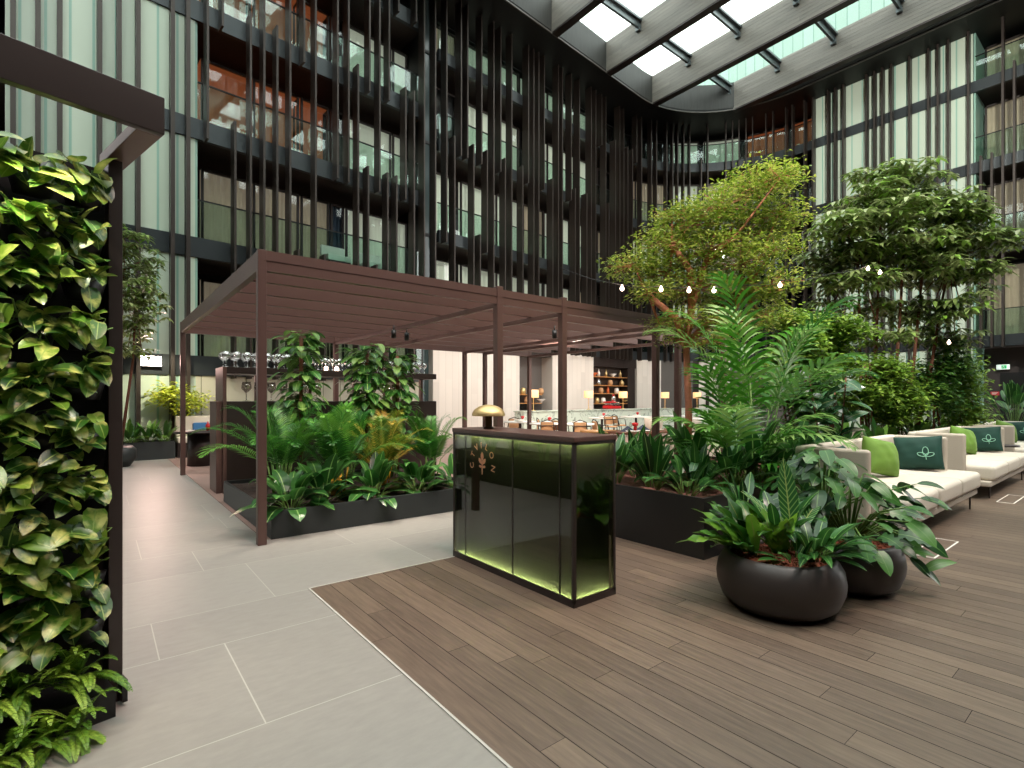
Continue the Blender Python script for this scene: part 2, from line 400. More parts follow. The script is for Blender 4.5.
def frond(mb, p, d, L, n, ll, lw, droop=.9, ldroop=.5, mi=0, smi=None, vee=.5, start=.18, segs=3, sr=.006, r=None):
    """feather leaf: a bending rachis with leaflets on both sides"""
    d = Vector(d).normalized(); pos = Vector(p); path = []; K = 12
    side = d.cross(Vector((0, 0, 1)));
    if side.length < 1e-3: side = Vector((1, 0, 0))
    side.normalize()
    dirs = []
    for i in range(K+1):
        t = i/K
        dd = (d+Vector((0, 0, -droop*t*t*1.6))).normalized()
        path.append(pos.copy()); dirs.append(dd); pos = pos+dd*(L/K)
    mb.tube(path, [sr*(1-.7*i/K) for i in range(K+1)], 4, mi if smi is None else smi, .6, False)
    r0 = R_.random() if r is None else r
    for j in range(n):
        t = start+(1-start)*(j+.5)/n
        x = t*K; i = min(int(x), K-1); q = path[i].lerp(path[i+1], x-i); dd = dirs[i]
        nrm = side.cross(dd)
        env = math.sin(PI*min(1, .16+.8*(t-start)/(1-start)*.98+.06))**.7
        for sg in (-1, 1):
            ld = (side*sg*(1.0-.45*t)+dd*(.55+.5*t)+nrm*vee*.5).normalized()
            leaf(mb, q, ld, nrm, ll*env*R_.uniform(.9, 1.1), lw, 'lance', segs, ldroop, .25, mi, min(1, max(0, r0+R_.uniform(-.25, .25))))

# ------------------------------------------------------------------ facade path: long left wall, round corner, right wall
P1 = (1.58, 15.74); ANG = math.radians(4.87); TD = (math.cos(ANG), math.sin(ANG)); RR = 6.4; XR = 27.5
S0 = 19.05; ARC = RR*(PI/2+ANG); S1 = S0+ARC
CX = XR-RR; CY = P1[1]+TD[1]*S0 - RR*TD[0]
CX = P1[0]+TD[0]*S0+RR*TD[1]; XR = CX+RR
def path(s, off=0.):
    if s <= S0:
        x, y = P1[0]+TD[0]*s, P1[1]+TD[1]*s; n = (TD[1], -TD[0])
    elif s <= S1:
        a = PI/2+ANG-(s-S0)/RR
        x, y = CX+RR*math.cos(a), CY+RR*math.sin(a); n = (-math.cos(a), -math.sin(a))
    else:
        x, y = XR, CY-(s-S1); n = (-1, 0)
    return (x+n[0]*off, y+n[1]*off)
def s_at(u, off=0.):
    lo, hi = -9., S1+14
    for _ in range(60):
        m = (lo+hi)/2
        x, y = path(m, off)
        d = FX*x+FY*y
        uu = 512+F*(FY*x-FX*y)/max(d, .05)
        if uu < u: lo = m
        else: hi = m
    return (lo+hi)/2
def ss(s0, s1):
    n = 1
    if s1 > S0 and s0 < S1: n = max(1, int((s1-s0)/.45))
    return [s0+(s1-s0)*i/n for i in range(n+1)]
def strip(mb, s0, s1, z0, z1, off, mi=0, r=0., off2=None):
    q = ss(s0, s1); off2 = off if off2 is None else off2
    for a, b in zip(q, q[1:]):
        A, B = path(a, off), path(b, off); C_, D_ = path(a, off2), path(b, off2)
        mb.face([(A[0], A[1], z0), (B[0], B[1], z0), (D_[0], D_[1], z1), (C_[0], C_[1], z1)], mi, [(a, z0), (b, z0), (b, z1), (a, z1)], r, sm=False)
def band(mb, s0, s1, z0, z1, o0, o1, mi=0, bot=None, ends=True):
    """closed curved bar between offsets o0 (back) and o1 (front)"""
    strip(mb, s0, s1, z0, z1, o1, mi); strip(mb, s0, s1, z0, z1, o0, mi)
    strip(mb, s0, s1, z1, z1, o0, mi, off2=o1); strip(mb, s0, s1, z0, z0, o0, mi if bot is None else bot, off2=o1)
    if ends:
        for s in (s0, s1):
            A, B = path(s, o0), path(s, o1)
            mb.face([(A[0], A[1], z0), (B[0], B[1], z0), (B[0], B[1], z1), (A[0], A[1], z1)], mi)

# ================================================================== FLOORS
def floor_tiles():
    mb = MB()
    mb.box((-9, -9, -.05), (28.5, 19, -.0006), 1)
    rows = [-9, -8, -7.05, -6.1, -5.15, -4.2, -3.25, -2.3, -1.35, -.42, .53, 1.48, 2.425, 3.37, 3.95, 4.91, 5.6, 6.4, 7.0, 8.0, 8.6, 9.5, 10.1, 11.0, 11.6, 12.5, 13.2, 14.1, 14.8, 15.7, 16.6, 17.6, 19]
    rs = random.Random(3)
    joints = {11: -.075, 12: .57, 13: .26, 14: .99, 15: .68, 16: .3}
    g = .003
    for i, (a, b) in enumerate(zip(rows, rows[1:])):
        x0 = joints.get(i, rs.uniform(-.8, .8)); w = 1.3 if i != 15 else 1.28
        for k in range(-8, 24):
            xa, xb = x0+k*w, x0+(k+1)*w
            if xb < -9 or xa > 28: continue
            r = rs.random()
            # cut along the deck (X > 1.225, Y < 3.93) and the bar floor (X > 1.26, Y > 5.5)
            if b <= 3.95+.01 and xb > 1.225:
                if xa >= 1.225: continue
                xb = 1.225
            if a >= 5.5 and xb > 1.3:
                if xa >= 1.3: continue
                xb = 1.3
            mb.face([(xa+g, a+g, 0), (xb-g, a+g, 0), (xb-g, b-g, 0), (xa+g, b-g, 0)], 0, r=r)
    o = mb.build('floor', [M['tile'], M['grout']]); struct(o)
    mb = MB(); mb.box((1.3, 5.603, -.04), (28.4, 19, .002), 0)
    for k in range(0, 24): mb.box((1.3+k*1.2, 5.6, .002), (1.304+k*1.2, 19, .0025), 1)
    struct(mb.build('floor_bar', [M['bartile'], M['seam']]))
    mb = MB(); rs = random.Random(5)
    mb.box((1.228, -9, -.02), (28.4, 3.945, .001), 1)
    x = 1.231; w = .142
    while x < 28:
        y = -9+rs.uniform(0, 1.6)-1.6
        while y < 3.94:
            l = rs.uniform(1.5, 2.4); y1 = min(3.943, y+l)
            ya = max(y, -9)
            if y1 > ya: mb.face([(x+.0022, ya+.0012, .004), (x+w-.0022, ya+.0012, .004), (x+w-.0022, y1-.0012, .004), (x+.0022, y1-.0012, .004)], 0, r=rs.random())
            y += l
        x += w
    struct(mb.build('floor_deck', [M['deck'], M['seam']]))
    mb = MB(); mb.box((1.219, -9, -.01), (1.231, 3.955, .006)); mb.box((1.231, 3.945, -.01), (28, 3.957, .006))
    struct(mb.build('trim_1', M['grout']))
floor_tiles()
for i, (x0, lab) in enumerate(((5.76, 'white-edged floor box lid in the deck in front of the nearest cream sofa'), (9.63, 'white-edged floor box lid in the deck in front of the middle sofa'))):
    t = thing('floor_box', lab, 'floor box', (x0, 1.26, .004), 0, 'floor boxes in the deck')
    mb = MB()
    for a, b in (((0, 0, 0), (.86, .012, .004)), ((0, .168, 0), (.86, .18, .004)), ((0, .012, 0), (.012, .168, .004)), ((.848, .012, 0), (.86, .168, .004))): mb.box(a, b)
    mb.build('rim', M['white'], t)
    mb = MB()
    for k in range(1): mb.box((.012, .012, 0), (.848, .168, .003), 0, r=.6)
    mb.build('lid', M['deck'], t)

# ================================================================== FACADE
ZS = 16.15
SA0, SA1, SA2, SB0 = -7.5, s_at(196), s_at(423), s_at(439)
SR0, SR1 = s_at(812), s_at(968)
SEND = S1+13.5
LA = [2.3, 5.4, 8.5, 11.6, 14.7]; HA = .26
LB = [3.73, 7.37, 10.7, 13.97]; HB = .22
# --- wall_left: fascia bands and cladding of the near part; wall_back: far part and corner; wall_right
mb = MB()
for z in LA: band(mb, SA0, SA2, z-HA, z+HA, -.14, 0)
wl = struct(mb.build('wall_left', M['fascia']))
mb = MB()
for z in LB: band(mb, SB0, SR0, z-HB, z+HB, -.14, 0)
wb = struct(mb.build('wall_back', M['fascia']))
mb = MB()
for z in LB: band(mb, SR0, SEND, z-HB, z+HB, -.14, 0)
wr = struct(mb.build('wall_right', M['fascia']))
# u-channel glass cladding
def cladding(par, s0, s1, levels, hh, ztop, z0=0., mat='uglass', end=None):
    zs = [z0]+[v for l in levels for v in (l-hh, l+hh)]+[ztop]
    for k in range(0, len(zs), 2):
        if zs[k+1] <= zs[k]: continue
        mb = MB(); band(mb, s0, s1, zs[k], zs[k+1], -.3, -.05)
        mb.build('cladding', M[mat], par)
cladding(wl, s_at(5), SA1, LA, HA, ZS)
cladding(wr, SR0, SR1+.15, LB, HB, ZS)
cladding(wl, SA1, SA2, [], 0, LA[0]-HA, 0, 'beige')
# dark core behind everything
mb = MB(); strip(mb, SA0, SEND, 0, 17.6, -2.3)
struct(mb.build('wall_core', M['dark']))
# balcony slabs (floor + timber soffit)
def slabs(par, s0, s1, levels, hh):
    for z in levels:
        mb = MB(); band(mb, s0, s1, z-hh+.06, z+hh-.08, -2.25, -.14, 0, 1)
        mb.build('balcony_slab', [M['fascia'], M['balsoffit']], par)
slabs(wl, SA1, SA2, LA, HA); slabs(wb, SB0, SR0, LB, HB); slabs(wr, SR1+.15, SEND, LB, HB)
slabs(wl, SA0, s_at(5), LA, HA)
# side return walls of the recesses
for par, s in ((wl, SA1), (wl, SA2), (wb, SR0-.02), (wr, SR1+.17)):
    mb = MB(); A, B = path(s, -2.2), path(s, -.08)
    dx, dy = (path(s+.05, 0)[0]-path(s, 0)[0], path(s+.05, 0)[1]-path(s, 0)[1])
    for z0, z1 in ((0, ZS),):
        P = [(A[0], A[1]), (B[0], B[1]), (B[0]+dx, B[1]+dy), (A[0]+dx, A[1]+dy)]
        for a, b in ((0, 1), (1, 2), (2, 3), (3, 0)): mb.face([P[a]+(z0,), P[b]+(z0,), P[b]+(z1,), P[a]+(z1,)])
    mb.build('return_wall', M['uglass'] if s in (SA1, SR1+.17) else M['soffit'], par)
# glazed shaft between the two parts of the long wall
mb = MB(); band(mb, SA2+.06, SB0, 0, ZS, -.3, -.22)
mb.build('shaft_glass', plain('shaft_dark_glass', c(60, 74, 74), .15), wb)
mb = MB()
for z in LB: band(mb, SA2+.06, SB0, z-.05, z+.05, -.22, -.18)
mb.build('shaft_joint', M['black'], wb)
# railings
def rails(par, s0, s1, levels, hh, h=1.0):
    for z in levels:
        mb = MB(); band(mb, s0, s1, z+hh, z+hh+h, -.10, -.085)
        o = mb.build('glass_railing', M['railglass'], par)
        mb = MB(); band(mb, s0, s1, z+hh+h, z+hh+h+.03, -.115, -.07)
        mb.build('top_rail', M['black'], o)
rails(wl, SA1+.06, SA2, LA, HA); rails(wb, SB0, SR0, LB, HB); rails(wr, SR1+.2, SEND, LB, HB)
# windows at the back of the balconies
WN = [0]
def window(s0, s1, z0, z1, style, off=-1.0):
    WN[0] += 1
    mb = MB(); f = .06
    band(mb, s0, s0+f, z0, z1, off-.06, off+.02); band(mb, s1-f, s1, z0, z1, off-.06, off+.02)
    band(mb, s0, s1, z1-f, z1, off-.06, off+.02); band(mb, s0, s1, z0, z0+f, off-.06, off+.02)
    w = struct(mb.build('window_%d' % WN[0], M['bronze_d']))
    mb = MB(); strip(mb, s0+f, s1-f, z0+f, z1-f, off-.02)
    mb.build('pane', M['winglass'], w)
    mb = MB()
    if style == 'open':
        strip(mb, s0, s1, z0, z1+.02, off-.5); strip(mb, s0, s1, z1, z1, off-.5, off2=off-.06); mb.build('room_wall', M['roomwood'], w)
        return
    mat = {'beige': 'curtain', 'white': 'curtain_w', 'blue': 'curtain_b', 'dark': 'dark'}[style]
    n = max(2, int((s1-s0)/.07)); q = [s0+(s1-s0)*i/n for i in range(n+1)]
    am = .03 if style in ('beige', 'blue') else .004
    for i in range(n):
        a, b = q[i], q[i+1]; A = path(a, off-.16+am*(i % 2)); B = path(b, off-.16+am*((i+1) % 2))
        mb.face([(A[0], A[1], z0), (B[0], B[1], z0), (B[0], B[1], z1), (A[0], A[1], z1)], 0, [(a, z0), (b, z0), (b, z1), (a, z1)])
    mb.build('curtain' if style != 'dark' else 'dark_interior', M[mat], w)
rs = random.Random(11)
bays = [s_at(u, -1.0) for u in (200, 252, 300, 330, 345, 392, 408)]
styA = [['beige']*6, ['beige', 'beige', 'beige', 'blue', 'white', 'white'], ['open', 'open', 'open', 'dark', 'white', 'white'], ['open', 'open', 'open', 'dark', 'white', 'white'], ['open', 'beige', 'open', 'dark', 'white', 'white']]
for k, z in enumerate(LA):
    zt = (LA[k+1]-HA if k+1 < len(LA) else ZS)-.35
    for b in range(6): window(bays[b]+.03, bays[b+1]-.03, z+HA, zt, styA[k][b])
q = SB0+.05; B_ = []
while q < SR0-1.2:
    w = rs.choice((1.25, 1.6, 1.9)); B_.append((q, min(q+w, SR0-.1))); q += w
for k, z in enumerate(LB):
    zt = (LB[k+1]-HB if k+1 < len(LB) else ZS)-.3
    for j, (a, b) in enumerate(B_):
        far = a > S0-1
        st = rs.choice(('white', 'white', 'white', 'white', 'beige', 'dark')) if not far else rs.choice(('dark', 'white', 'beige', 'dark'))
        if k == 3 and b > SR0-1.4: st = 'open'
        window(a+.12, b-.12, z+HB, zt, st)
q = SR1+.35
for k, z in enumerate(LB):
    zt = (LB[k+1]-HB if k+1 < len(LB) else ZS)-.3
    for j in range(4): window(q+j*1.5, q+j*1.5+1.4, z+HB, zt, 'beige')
for u, lab in ((336, 'white outdoor armchair on the first balcony floor above the pergola, left one'), (373, 'white outdoor armchair on the first balcony floor above the pergola, right one')):
    p = path(s_at(u, -.5), -.5); t = thing('balcony_chair', lab, 'armchair', (p[0], p[1], LA[1]+HA-.08), ANG, 'white balcony armchairs')
    MB().box((-.4, -.3, .22), (.4, .3, .42)).build('seat', M['white'], t, bevel=.03); MB().box((-.4, .2, .42), (.4, .32, .8)).build('backrest', M['white'], t, bevel=.03)
    for x in (-.34, .34):
        for y in (-.25, .25): MB().box((x-.02, y-.02, 0), (x+.02, y+.02, .22)).build('leg', M['black'], t)
# vertical fins, each a bar of its own
def fin(par, u, z0, z1, depth=.34, w=.055):
    s = s_at(u, depth)
    mb = MB(); band(mb, s-w/2, s+w/2, z0, z1, -.01, depth)
    mb.build('fin', M['fin'], par)
T = ZS
a0, a1, a2, a3, a4 = [z-HA-.06 for z in LA]; t0, t1, t2, t3, t4 = [z+HA+.12 for z in LA]
for u in (13, 38, 60, 100, 119.5, 138.5, 173, 188.5): fin(wl, u, .0, T, .22, .09)
for u, z0, z1 in ((208, a2, T), (223, a3, T), (235.5, a0, t2), (251, a0, t3), (264.5, a0, T), (277.5, a0, t3), (290.5, a0, T), (304.5, a3, T), (316, a0, T), (299, a0, t1), (325, a0, t1),
                  (338, a2, T), (349, a2, T), (358.5, a0, t3), (368.6, a0, t2), (370, a3, T), (377, a0, t1), (380, a2, T), (388, a0, t2), (389.5, a3, T), (397, a0, t2), (399, a4, T), (406, a2, t3), (414.5, a0, t3), (416.5, a4, T)):
    fin(wl, u, z0, z1)
b0, b1, b2, b3 = [z-HB-.06 for z in LB]; v0, v1, v2, v3 = [z+HB+.12 for z in LB]
for u, z0, z1 in ((424.6, b0, T), (435.7, b0, T), (447, b1, T), (455, b0, v2), (461.5, b2, T), (468, b2, T), (474, b0, v2), (482, b2, T), (480.5, b0, v1), (487.5, b1, v2), (494, b0, T), (501, b2, T), (505.5, b0, v2), (512, b0, T),
                  (523, b0, v2), (528.7, b2, T), (534, b0, T), (539, b0, T), (544.5, b2, T), (553, b0, v2), (558.6, b0, T), (562.7, b0, T), (571.5, b2, T), (575.5, b0, v2), (579.7, b0, T), (587, b0, v2), (591.5, b0, T), (596, b0, T), (602, b3, T),
                  (606, b0, T), (609, b0, v2), (615.7, b0, v3), (620, b0, T), (624, b0, T), (628, b0, v3), (632.7, b0, v3), (637, b3, T), (641.8, b0, T), (651.7, b0, T), (656.8, b0, T), (667, b0, T), (673, b0, T), (678, b0, T), (684, b0, T), (690, b0, T),
                  (701.5, b0, v3), (708, b0, T), (726, b0, T), (732.6, b3, T), (739, b0, T), (746, b0, T), (752.5, b0, T), (765.7, b0, T), (772.7, b0, T), (785.5, b0, T), (792, b0, T), (804, b0, T)):
    fin(wb, u, z0, z1)
for u, z0, z1 in ((812.5, 0, T), (827.5, 0, T), (834.6, 0, T), (842.7, 0, T), (866, 0, T), (874, 0, T), (882, 0, T), (891, 0, T), (909, 0, T), (928, 0, T), (937.5, 0, T), (948, 0, T), (968, 0, T), (980.5, b0, v2), (991.5, b0, v2), (1002.5, b0, T), (1014, b1, v3), (1026, b0, T), (1036, b0, v2), (1050, b0, T), (1064, b0, T)):
    fin(wr, u, z0, z1, .3, .07)
# enclosing walls behind the camera
mb = MB(); mb.box((-8.3, -9.2, 0), (28.6, -9, 17.6)); struct(mb.build('wall_front', M['soffit']))
mb = MB(); mb.box((-8.5, -9, 0), (-8.3, 17, 17.6)); struct(mb.build('wall_side', M['soffit']))

# ================================================================== ROOF
ZT = 17.55
mb = MB(); band(mb, SA0-1.5, SEND, ZS, ZS+.12, -2.3, 1.43); struct(mb.build('ceiling', M['soffit']))
mb = MB(); band(mb, SA0-1.5, SEND, ZS+.12, ZT, 1.33, 1.45, 0); struct(mb.build('ceiling_curb', M['curb']))
mb = MB(); band(mb, SA0-1.5, SEND, ZS-.02, ZS+.03, 1.43, 1.48, 0); struct(mb.build('trim_2', plain('pale_edge_trim', c(92, 88, 82), .5)))
BX = [3.2, 6.9, 10.6, 14.28, 17.92, 21.6, 25.28]
def inner_y(x):
    y = 14.0
    best = 10.5
    s = -5.
    while s < S1+3:
        p = path(s, 1.45)
        if abs(p[0]-x) < .06: best = max(best, p[1])
        s += .02
    return best
for x in BX:
    y1 = inner_y(x) if x < XR-1.5 else 12.5
    mb = MB(); rs = random.Random(int(x*10)); yy = -9
    h = (ZT-ZS-.05)/9
    for k in range(9):
        yy = -9+rs.uniform(-3, 0)
        while yy < y1:
            ye = min(y1, yy+rs.uniform(2.6, 4.6))
            if ye > -9: mb.box((x, max(yy, -9), ZS+.05+k*h), (x+.36, ye, ZS+.05+(k+1)*h-.008), 0, r=rs.random())
            yy += rs.uniform(2.6, 4.6) if False else (ye-yy)
    mb.box((x+.01, -9, ZS-.02), (x+.35, y1, ZS+.05), 1)
    mb.box((x+.006, -9, ZS+.05), (x+.354, y1, ZT-.02), 1)
    struct(mb.build('ceiling_beam', [M['beamwood'], M['bronze_d']]))
xs = BX
nb = 0
for i in range(len(xs)-1):
    for k in range(0, 9):
        y = 13.85-2.4*k
        mb = MB()
        mb.box((xs[i]+.36, y-.05, 17.1), (xs[i+1], y+.05, 17.42)); mb.box((xs[i]+.36, y-.16, 17.36), (xs[i+1], y+.16, 17.46))
        mb.box((xs[i+1]-.14, y-.1, 16.98), (xs[i+1], y+.1, 17.2))
        struct(mb.build('ceiling_beam_crossbar', plain('glazing_bar', c(96, 104, 106), .35, .4) if not nb else bpy.data.materials['glazing_bar'])); nb = 1
mb = MB(); mb.box((-8, -9, 17.47), (26.2, 16.2, 17.49)); struct(mb.build('window_skylight', M['skyglass']))
mb = MB()
mb.face([(28.2, -9, 17.6), (28.2, 20, 17.6), (28.2, 20, 20.5), (28.2, -9, 20.5)], 0, [(0, 0), (29, 0), (29, 3), (0, 3)])
struct(mb.build('wall_upper', M['panelwall']))

# ================================================================== PERGOLA
pg = thing('pergola', 'long brown metal pergola with slatted roof over the planter and dining tables', 'pergola', (0, 0, 0))
PX = [1.24, 4.11, 5.28, 7.5, 8.15, 9.72]
PY0, PY1, PZ = 5.45, 11.4, 2.85
for y in (PY0, PY1):
    for x in PX:
        mb = MB(); hw = .04 if x == PX[0] else .048; mb.box((x-hw, y-hw, 0), (x+hw, y+hw, PZ+(.0 if x == PX[0] else .035)))
        mb.build('post', M['bronze'], pg, bevel=.004, seg=1)
for y in (PY0, PY1):
    mb = MB(); mb.box((PX[0], y-.035, PZ-.2), (PX[-1]+.05, y+.035, PZ-.002)); mb.box((PX[0], y-.042, PZ-.1), (PX[-1]+.05, y+.042, PZ-.092)); mb.build('front_beam' if y == PY0 else 'rear_beam', M['bronze'], pg)
for i, x in enumerate(PX):
    mb = MB(); mb.box((x-.035, PY0+.055, PZ-.2 if i == 0 else PZ-.235), (x+.035, PY1-.055, PZ-.004 if i == 0 else PZ-.17)); mb.build('cross_beam', M['bronze'], pg, bevel=.004, seg=1)
k = 0; y = PY0+.7
while y < PY1-.2:
    mb = MB(); mb.box((PX[0]+.02, y-.03, PZ-.165), (PX[-1]+.03, y+.03, PZ-.01)); mb.build('slat', M['bronze'], pg, bevel=.003, seg=1); y += .73
for j, (x, y, tl, lab) in enumerate(((4.65, 6.15, 0, 'black spotlight hanging between the second and third front posts of the pergola'), (6.2, 6.6, 0, 'black spotlight hanging straight down right of the third pergola post'),
                          (6.55, 6.75, .5, 'tilted black spotlight beside the straight one right of the third pergola post'), (4.0, 8.3, 0, 'left of two black spotlights hanging above the climbing plants'), (4.35, 8.5, 0, 'right of two black spotlights hanging above the climbing plants'))):
    t = thing('spotlight', lab, 'spotlight', (x, y, PZ-.18), 0, 'black pergola spotlights')
    mb = MB(); mb.tube([(0, 0, .02), (0, 0, -.09)], .012, 6); mb.build('stem', M['black'], t)
    m3 = Matrix.Rotation(tl, 3, 'X')
    mb = MB(); mb.lathe([(.0, -.06), (.042, -.06), (.042, -.2), (.034, -.2), (.034, -.185), (0, -.185)], 12)
    o = mb.build('housing', M['black'], t); o.rotation_euler.x = tl
    mb = MB(); mb.disc(.033, -.187, 12); q = mb.build('lens', plain('spot_lens', (1, .8, .6, 1), .5, emis=(1, .7, .45, 1), es=5) if not j else bpy.data.materials['spot_lens'], o)

# ================================================================== LIVING WALL
LWR = math.radians(13)
LW = (.085, 3.06)
lw = thing('living_wall_frame', 'dark steel frame of the green plant wall with overhanging top beam, at the left edge', 'plant wall frame', (LW[0], LW[1], 0), LWR)
# local: x runs along the wall (negative = away from the post), y = behind, -y = towards the path
mb = MB(); mb.box((-.055, -.03, 0), (0, .09, 2.52)); mb.build('post', M['bronze_d'], lw, bevel=.003, seg=1)
mb = MB(); mb.box((-.82, -.03, 0), (-.765, .09, 2.52)); mb.build('post', M['bronze_d'], lw, bevel=.003, seg=1)
mb = MB(); mb.box((-.82, -.43, 2.51), (-.73, .09, 2.56)); mb.build('bracket', M['bronze'], lw, bevel=.003, seg=1)
mb = MB(); mb.box((-.76, .03, .0), (-.055, .09, 2.47)); mb.build('back_panel', M['dark'], lw)
mb = MB(); mb.box((-.85, -.47, 2.51), (.03, -.43, 2.665)); mb.build('canopy_beam', M['bronze_d'], lw, bevel=.003, seg=1)
mb = MB(); mb.box((-.06, -.43, 2.51), (.03, .09, 2.56)); mb.build('bracket', M['bronze'], lw, bevel=.003, seg=1)
mb = MB(); mb.box((-.76, -.16, 0), (-.06, .03, .12)); mb.box((-.02, -.10, .02), (.0, -.03, .12)); mb.build('plinth', M['black'], lw)
rowz = [.42, .62, .84, 1.06, 1.28, 1.50, 1.72, 1.94, 2.16, 2.36]
for z in rowz:
    mb = MB(); n = 12
    for k in range(4):
        xc = -.14-.17*k
        mb.lathe([(.0, z-.1), (.06, z-.1), (.085, z), (.075, z), (.0, z-.02)], 10, (xc, -.0, 0), 0, PI, 2*PI)
    mb.build('pocket', M['black'], lw)
lw_m = Matrix.Translation((LW[0], LW[1], 0)) @ Matrix.Rotation(LWR, 4, 'Z')
ORD = ['bottom', 'second', 'third', 'fourth', 'fifth', 'sixth', 'seventh', 'eighth', 'ninth', 'top']
CLM = ['beside the post', 'one place in from the post', 'two places in from the post', 'by the picture edge']
def pothos(x, z, lab, n, rr):
    t = thing('pothos', lab, 'plant', lw_m @ Vector((x, -.05, z)), LWR, 'pothos plants in the wall pockets')
    mb = MB(); st = MB()
    for i in range(n):
        a = rr.uniform(-1.15, 1.15); e = rr.uniform(-.35, .9)
        d = Vector((math.sin(a)*.9, -math.cos(a)*.8, e)).normalized()
        ln = rr.uniform(.04, .16)
        p0 = Vector((rr.uniform(-.05, .05), .0, -.01)); p1 = p0+d*ln*.6+Vector((0, 0, .02)); p2 = p1+d*ln*.5+Vector((0, 0, -.25*ln))
        p2.x = min(p2.x, -x-.13)
        st.tube([p0, p1, p2], [.004, .003, .0025], 4)
        ld = Vector((d.x*.8+rr.uniform(-.9, .9), -.5+rr.uniform(-.3, .4), rr.uniform(-.8, .45)))
        if p2.x+x > -.22: ld.x = min(ld.x, .15)
        L = rr.uniform(.075, .135)
        leaf(mb, p2, ld, (rr.uniform(-.4, .4), -.7, .9), L, L*rr.uniform(.62, .78), 'heart', 5, rr.uniform(.2, .7), .25, 0, rr.random())
    st.build('stems', M['gstem'], t); mb.build('leaves', M['pothos'], t)
rr = random.Random(21)
for i, z in enumerate(rowz):
    for k in range(4):
        if i == 0 and k == 0: continue
        x = -.15-.125*k+rr.uniform(-.03, .03)
        lab = 'variegated pothos in the %s row of the green wall, %s' % (ORD[i], CLM[k])
        pothos(x, z+rr.uniform(-.05, .06), lab, 15, rr)
# ferns at the foot of the green wall
for k, (x, y, z, lab) in enumerate(((-.2, -.12, .30, 'light green sword fern nearest the post, in the upper fern row'), (-.40, -.12, .30, 'light green sword fern one place in from the post, in the upper fern row'), (-.60, -.12, .28, 'light green sword fern by the picture edge, in the upper fern row'),
                             (-.22, -.24, .13, 'low sword fern on the floor edge nearest the green wall post'), (-.42, -.24, .13, 'low sword fern on the floor edge in the middle of the green wall foot'), (-.62, -.24, .12, 'low sword fern on the floor edge by the picture edge'))):
    t = thing('sword_fern', lab, 'fern', lw_m @ Vector((x, y, z)), LWR, 'ferns at the foot of the green wall')
    mb = MB()
    for j in range(30):
        az = -PI/2-.3+rr.uniform(-1.4, 1.1)
        frond(mb, (rr.uniform(-.09, .05), .03, -.1), rdir(0, 70, az), rr.uniform(.16, .27), 24, .034, .0085, .9, .2, 0, None, .25, .1, 2, .0025)
    mb.build('fronds', M['fern'], t)

# ================================================================== PLANTERS AND THEIR PLANTS
def box_planter(name, lab, x0, y0, x1, y1, h, mat, soilmat, lip=.03):
    t = thing(name, lab, 'planter', ((x0+x1)/2, (y0+y1)/2, 0))
    w, d = (x1-x0)/2, (y1-y0)/2
    mb = MB(); th = lip
    for a, b in (((-w, -d), (w, -d+th)), ((-w, d-th), (w, d)), ((-w, -d+th), (-w+th, d-th)), ((w-th, -d+th), (w, d-th))): mb.box((a[0], a[1], 0), (b[0], b[1], h))
    mb.build('box', mat, t)
    mb = MB(); nx, ny = max(6, int(w*2/.08)), max(6, int(d*2/.08)); rq = random.Random(int(x0*100))
    H = [[h-.05+rq.uniform(-.014, .02) for j in range(ny+1)] for i in range(nx+1)]
    P = lambda i, j: (-w+th+(2*w-2*th)*i/nx, -d+th+(2*d-2*th)*j/ny, H[i][j])
    for i in range(nx):
        for j in range(ny): mb.face([P(i, j), P(i+1, j), P(i+1, j+1), P(i, j+1)], sm=True)
    mb.build('soil', soilmat, t)
    return t
box_planter('planter_box', 'low grey-black planter box under the pergola full of palms and climbers', 1.36, 5.58, 4.05, 8.1, .28, M['greyp'], M['soil'])
box_planter('planter_box', 'tall black planter box right of the reception desk with red bark mulch', 4.13, 2.50, 7.35, 4.75, .54, M['blackp'], M['bark_p'])
box_planter('planter_box', 'grey planter box of dark leafy plants at the end of the path by the bench', .35, 14.75, 1.45, 15.35, .42, M['greyp'], M['soil'])
box_planter('planter_box', 'long dark planter box standing behind the green wall', -1.0, 4.3, -.2, 8.2, .5, M['blackp'], M['soil'])
def areca(loc, lab, n, L, group, mat='areca', canes='gstem', ll=.26, lw_=.016, seed=1, elev=(35, 85), droop=.8, nl=32, spread=.09, h0=.05):
    t = thing('areca_palm', lab, 'palm', loc, 0, group); mb = MB(); st = MB(); q = random.Random(seed)
    for i in range(n):
        a = 2*PI*i/n+q.uniform(-.4, .4); b = Vector((math.cos(a)*spread*q.random(), math.sin(a)*spread*q.random(), 0))
        d = rdir(elev[0], elev[1], a); hh = L*q.uniform(.18, .35)
        top = b+Vector((d.x*.35, d.y*.35, 1)).normalized()*(hh+h0)
        st.tube([b-Vector((0, 0, .03)), top], [.012, .007], 5)
        frond(mb, top, d, L*q.uniform(.7, 1), nl, ll*q.uniform(.85, 1.1), lw_, droop, .45, 0, None, .45, .12, 3, .005)
    st.build('canes', M[canes], t); mb.build('fronds', M[mat], t)
    return t
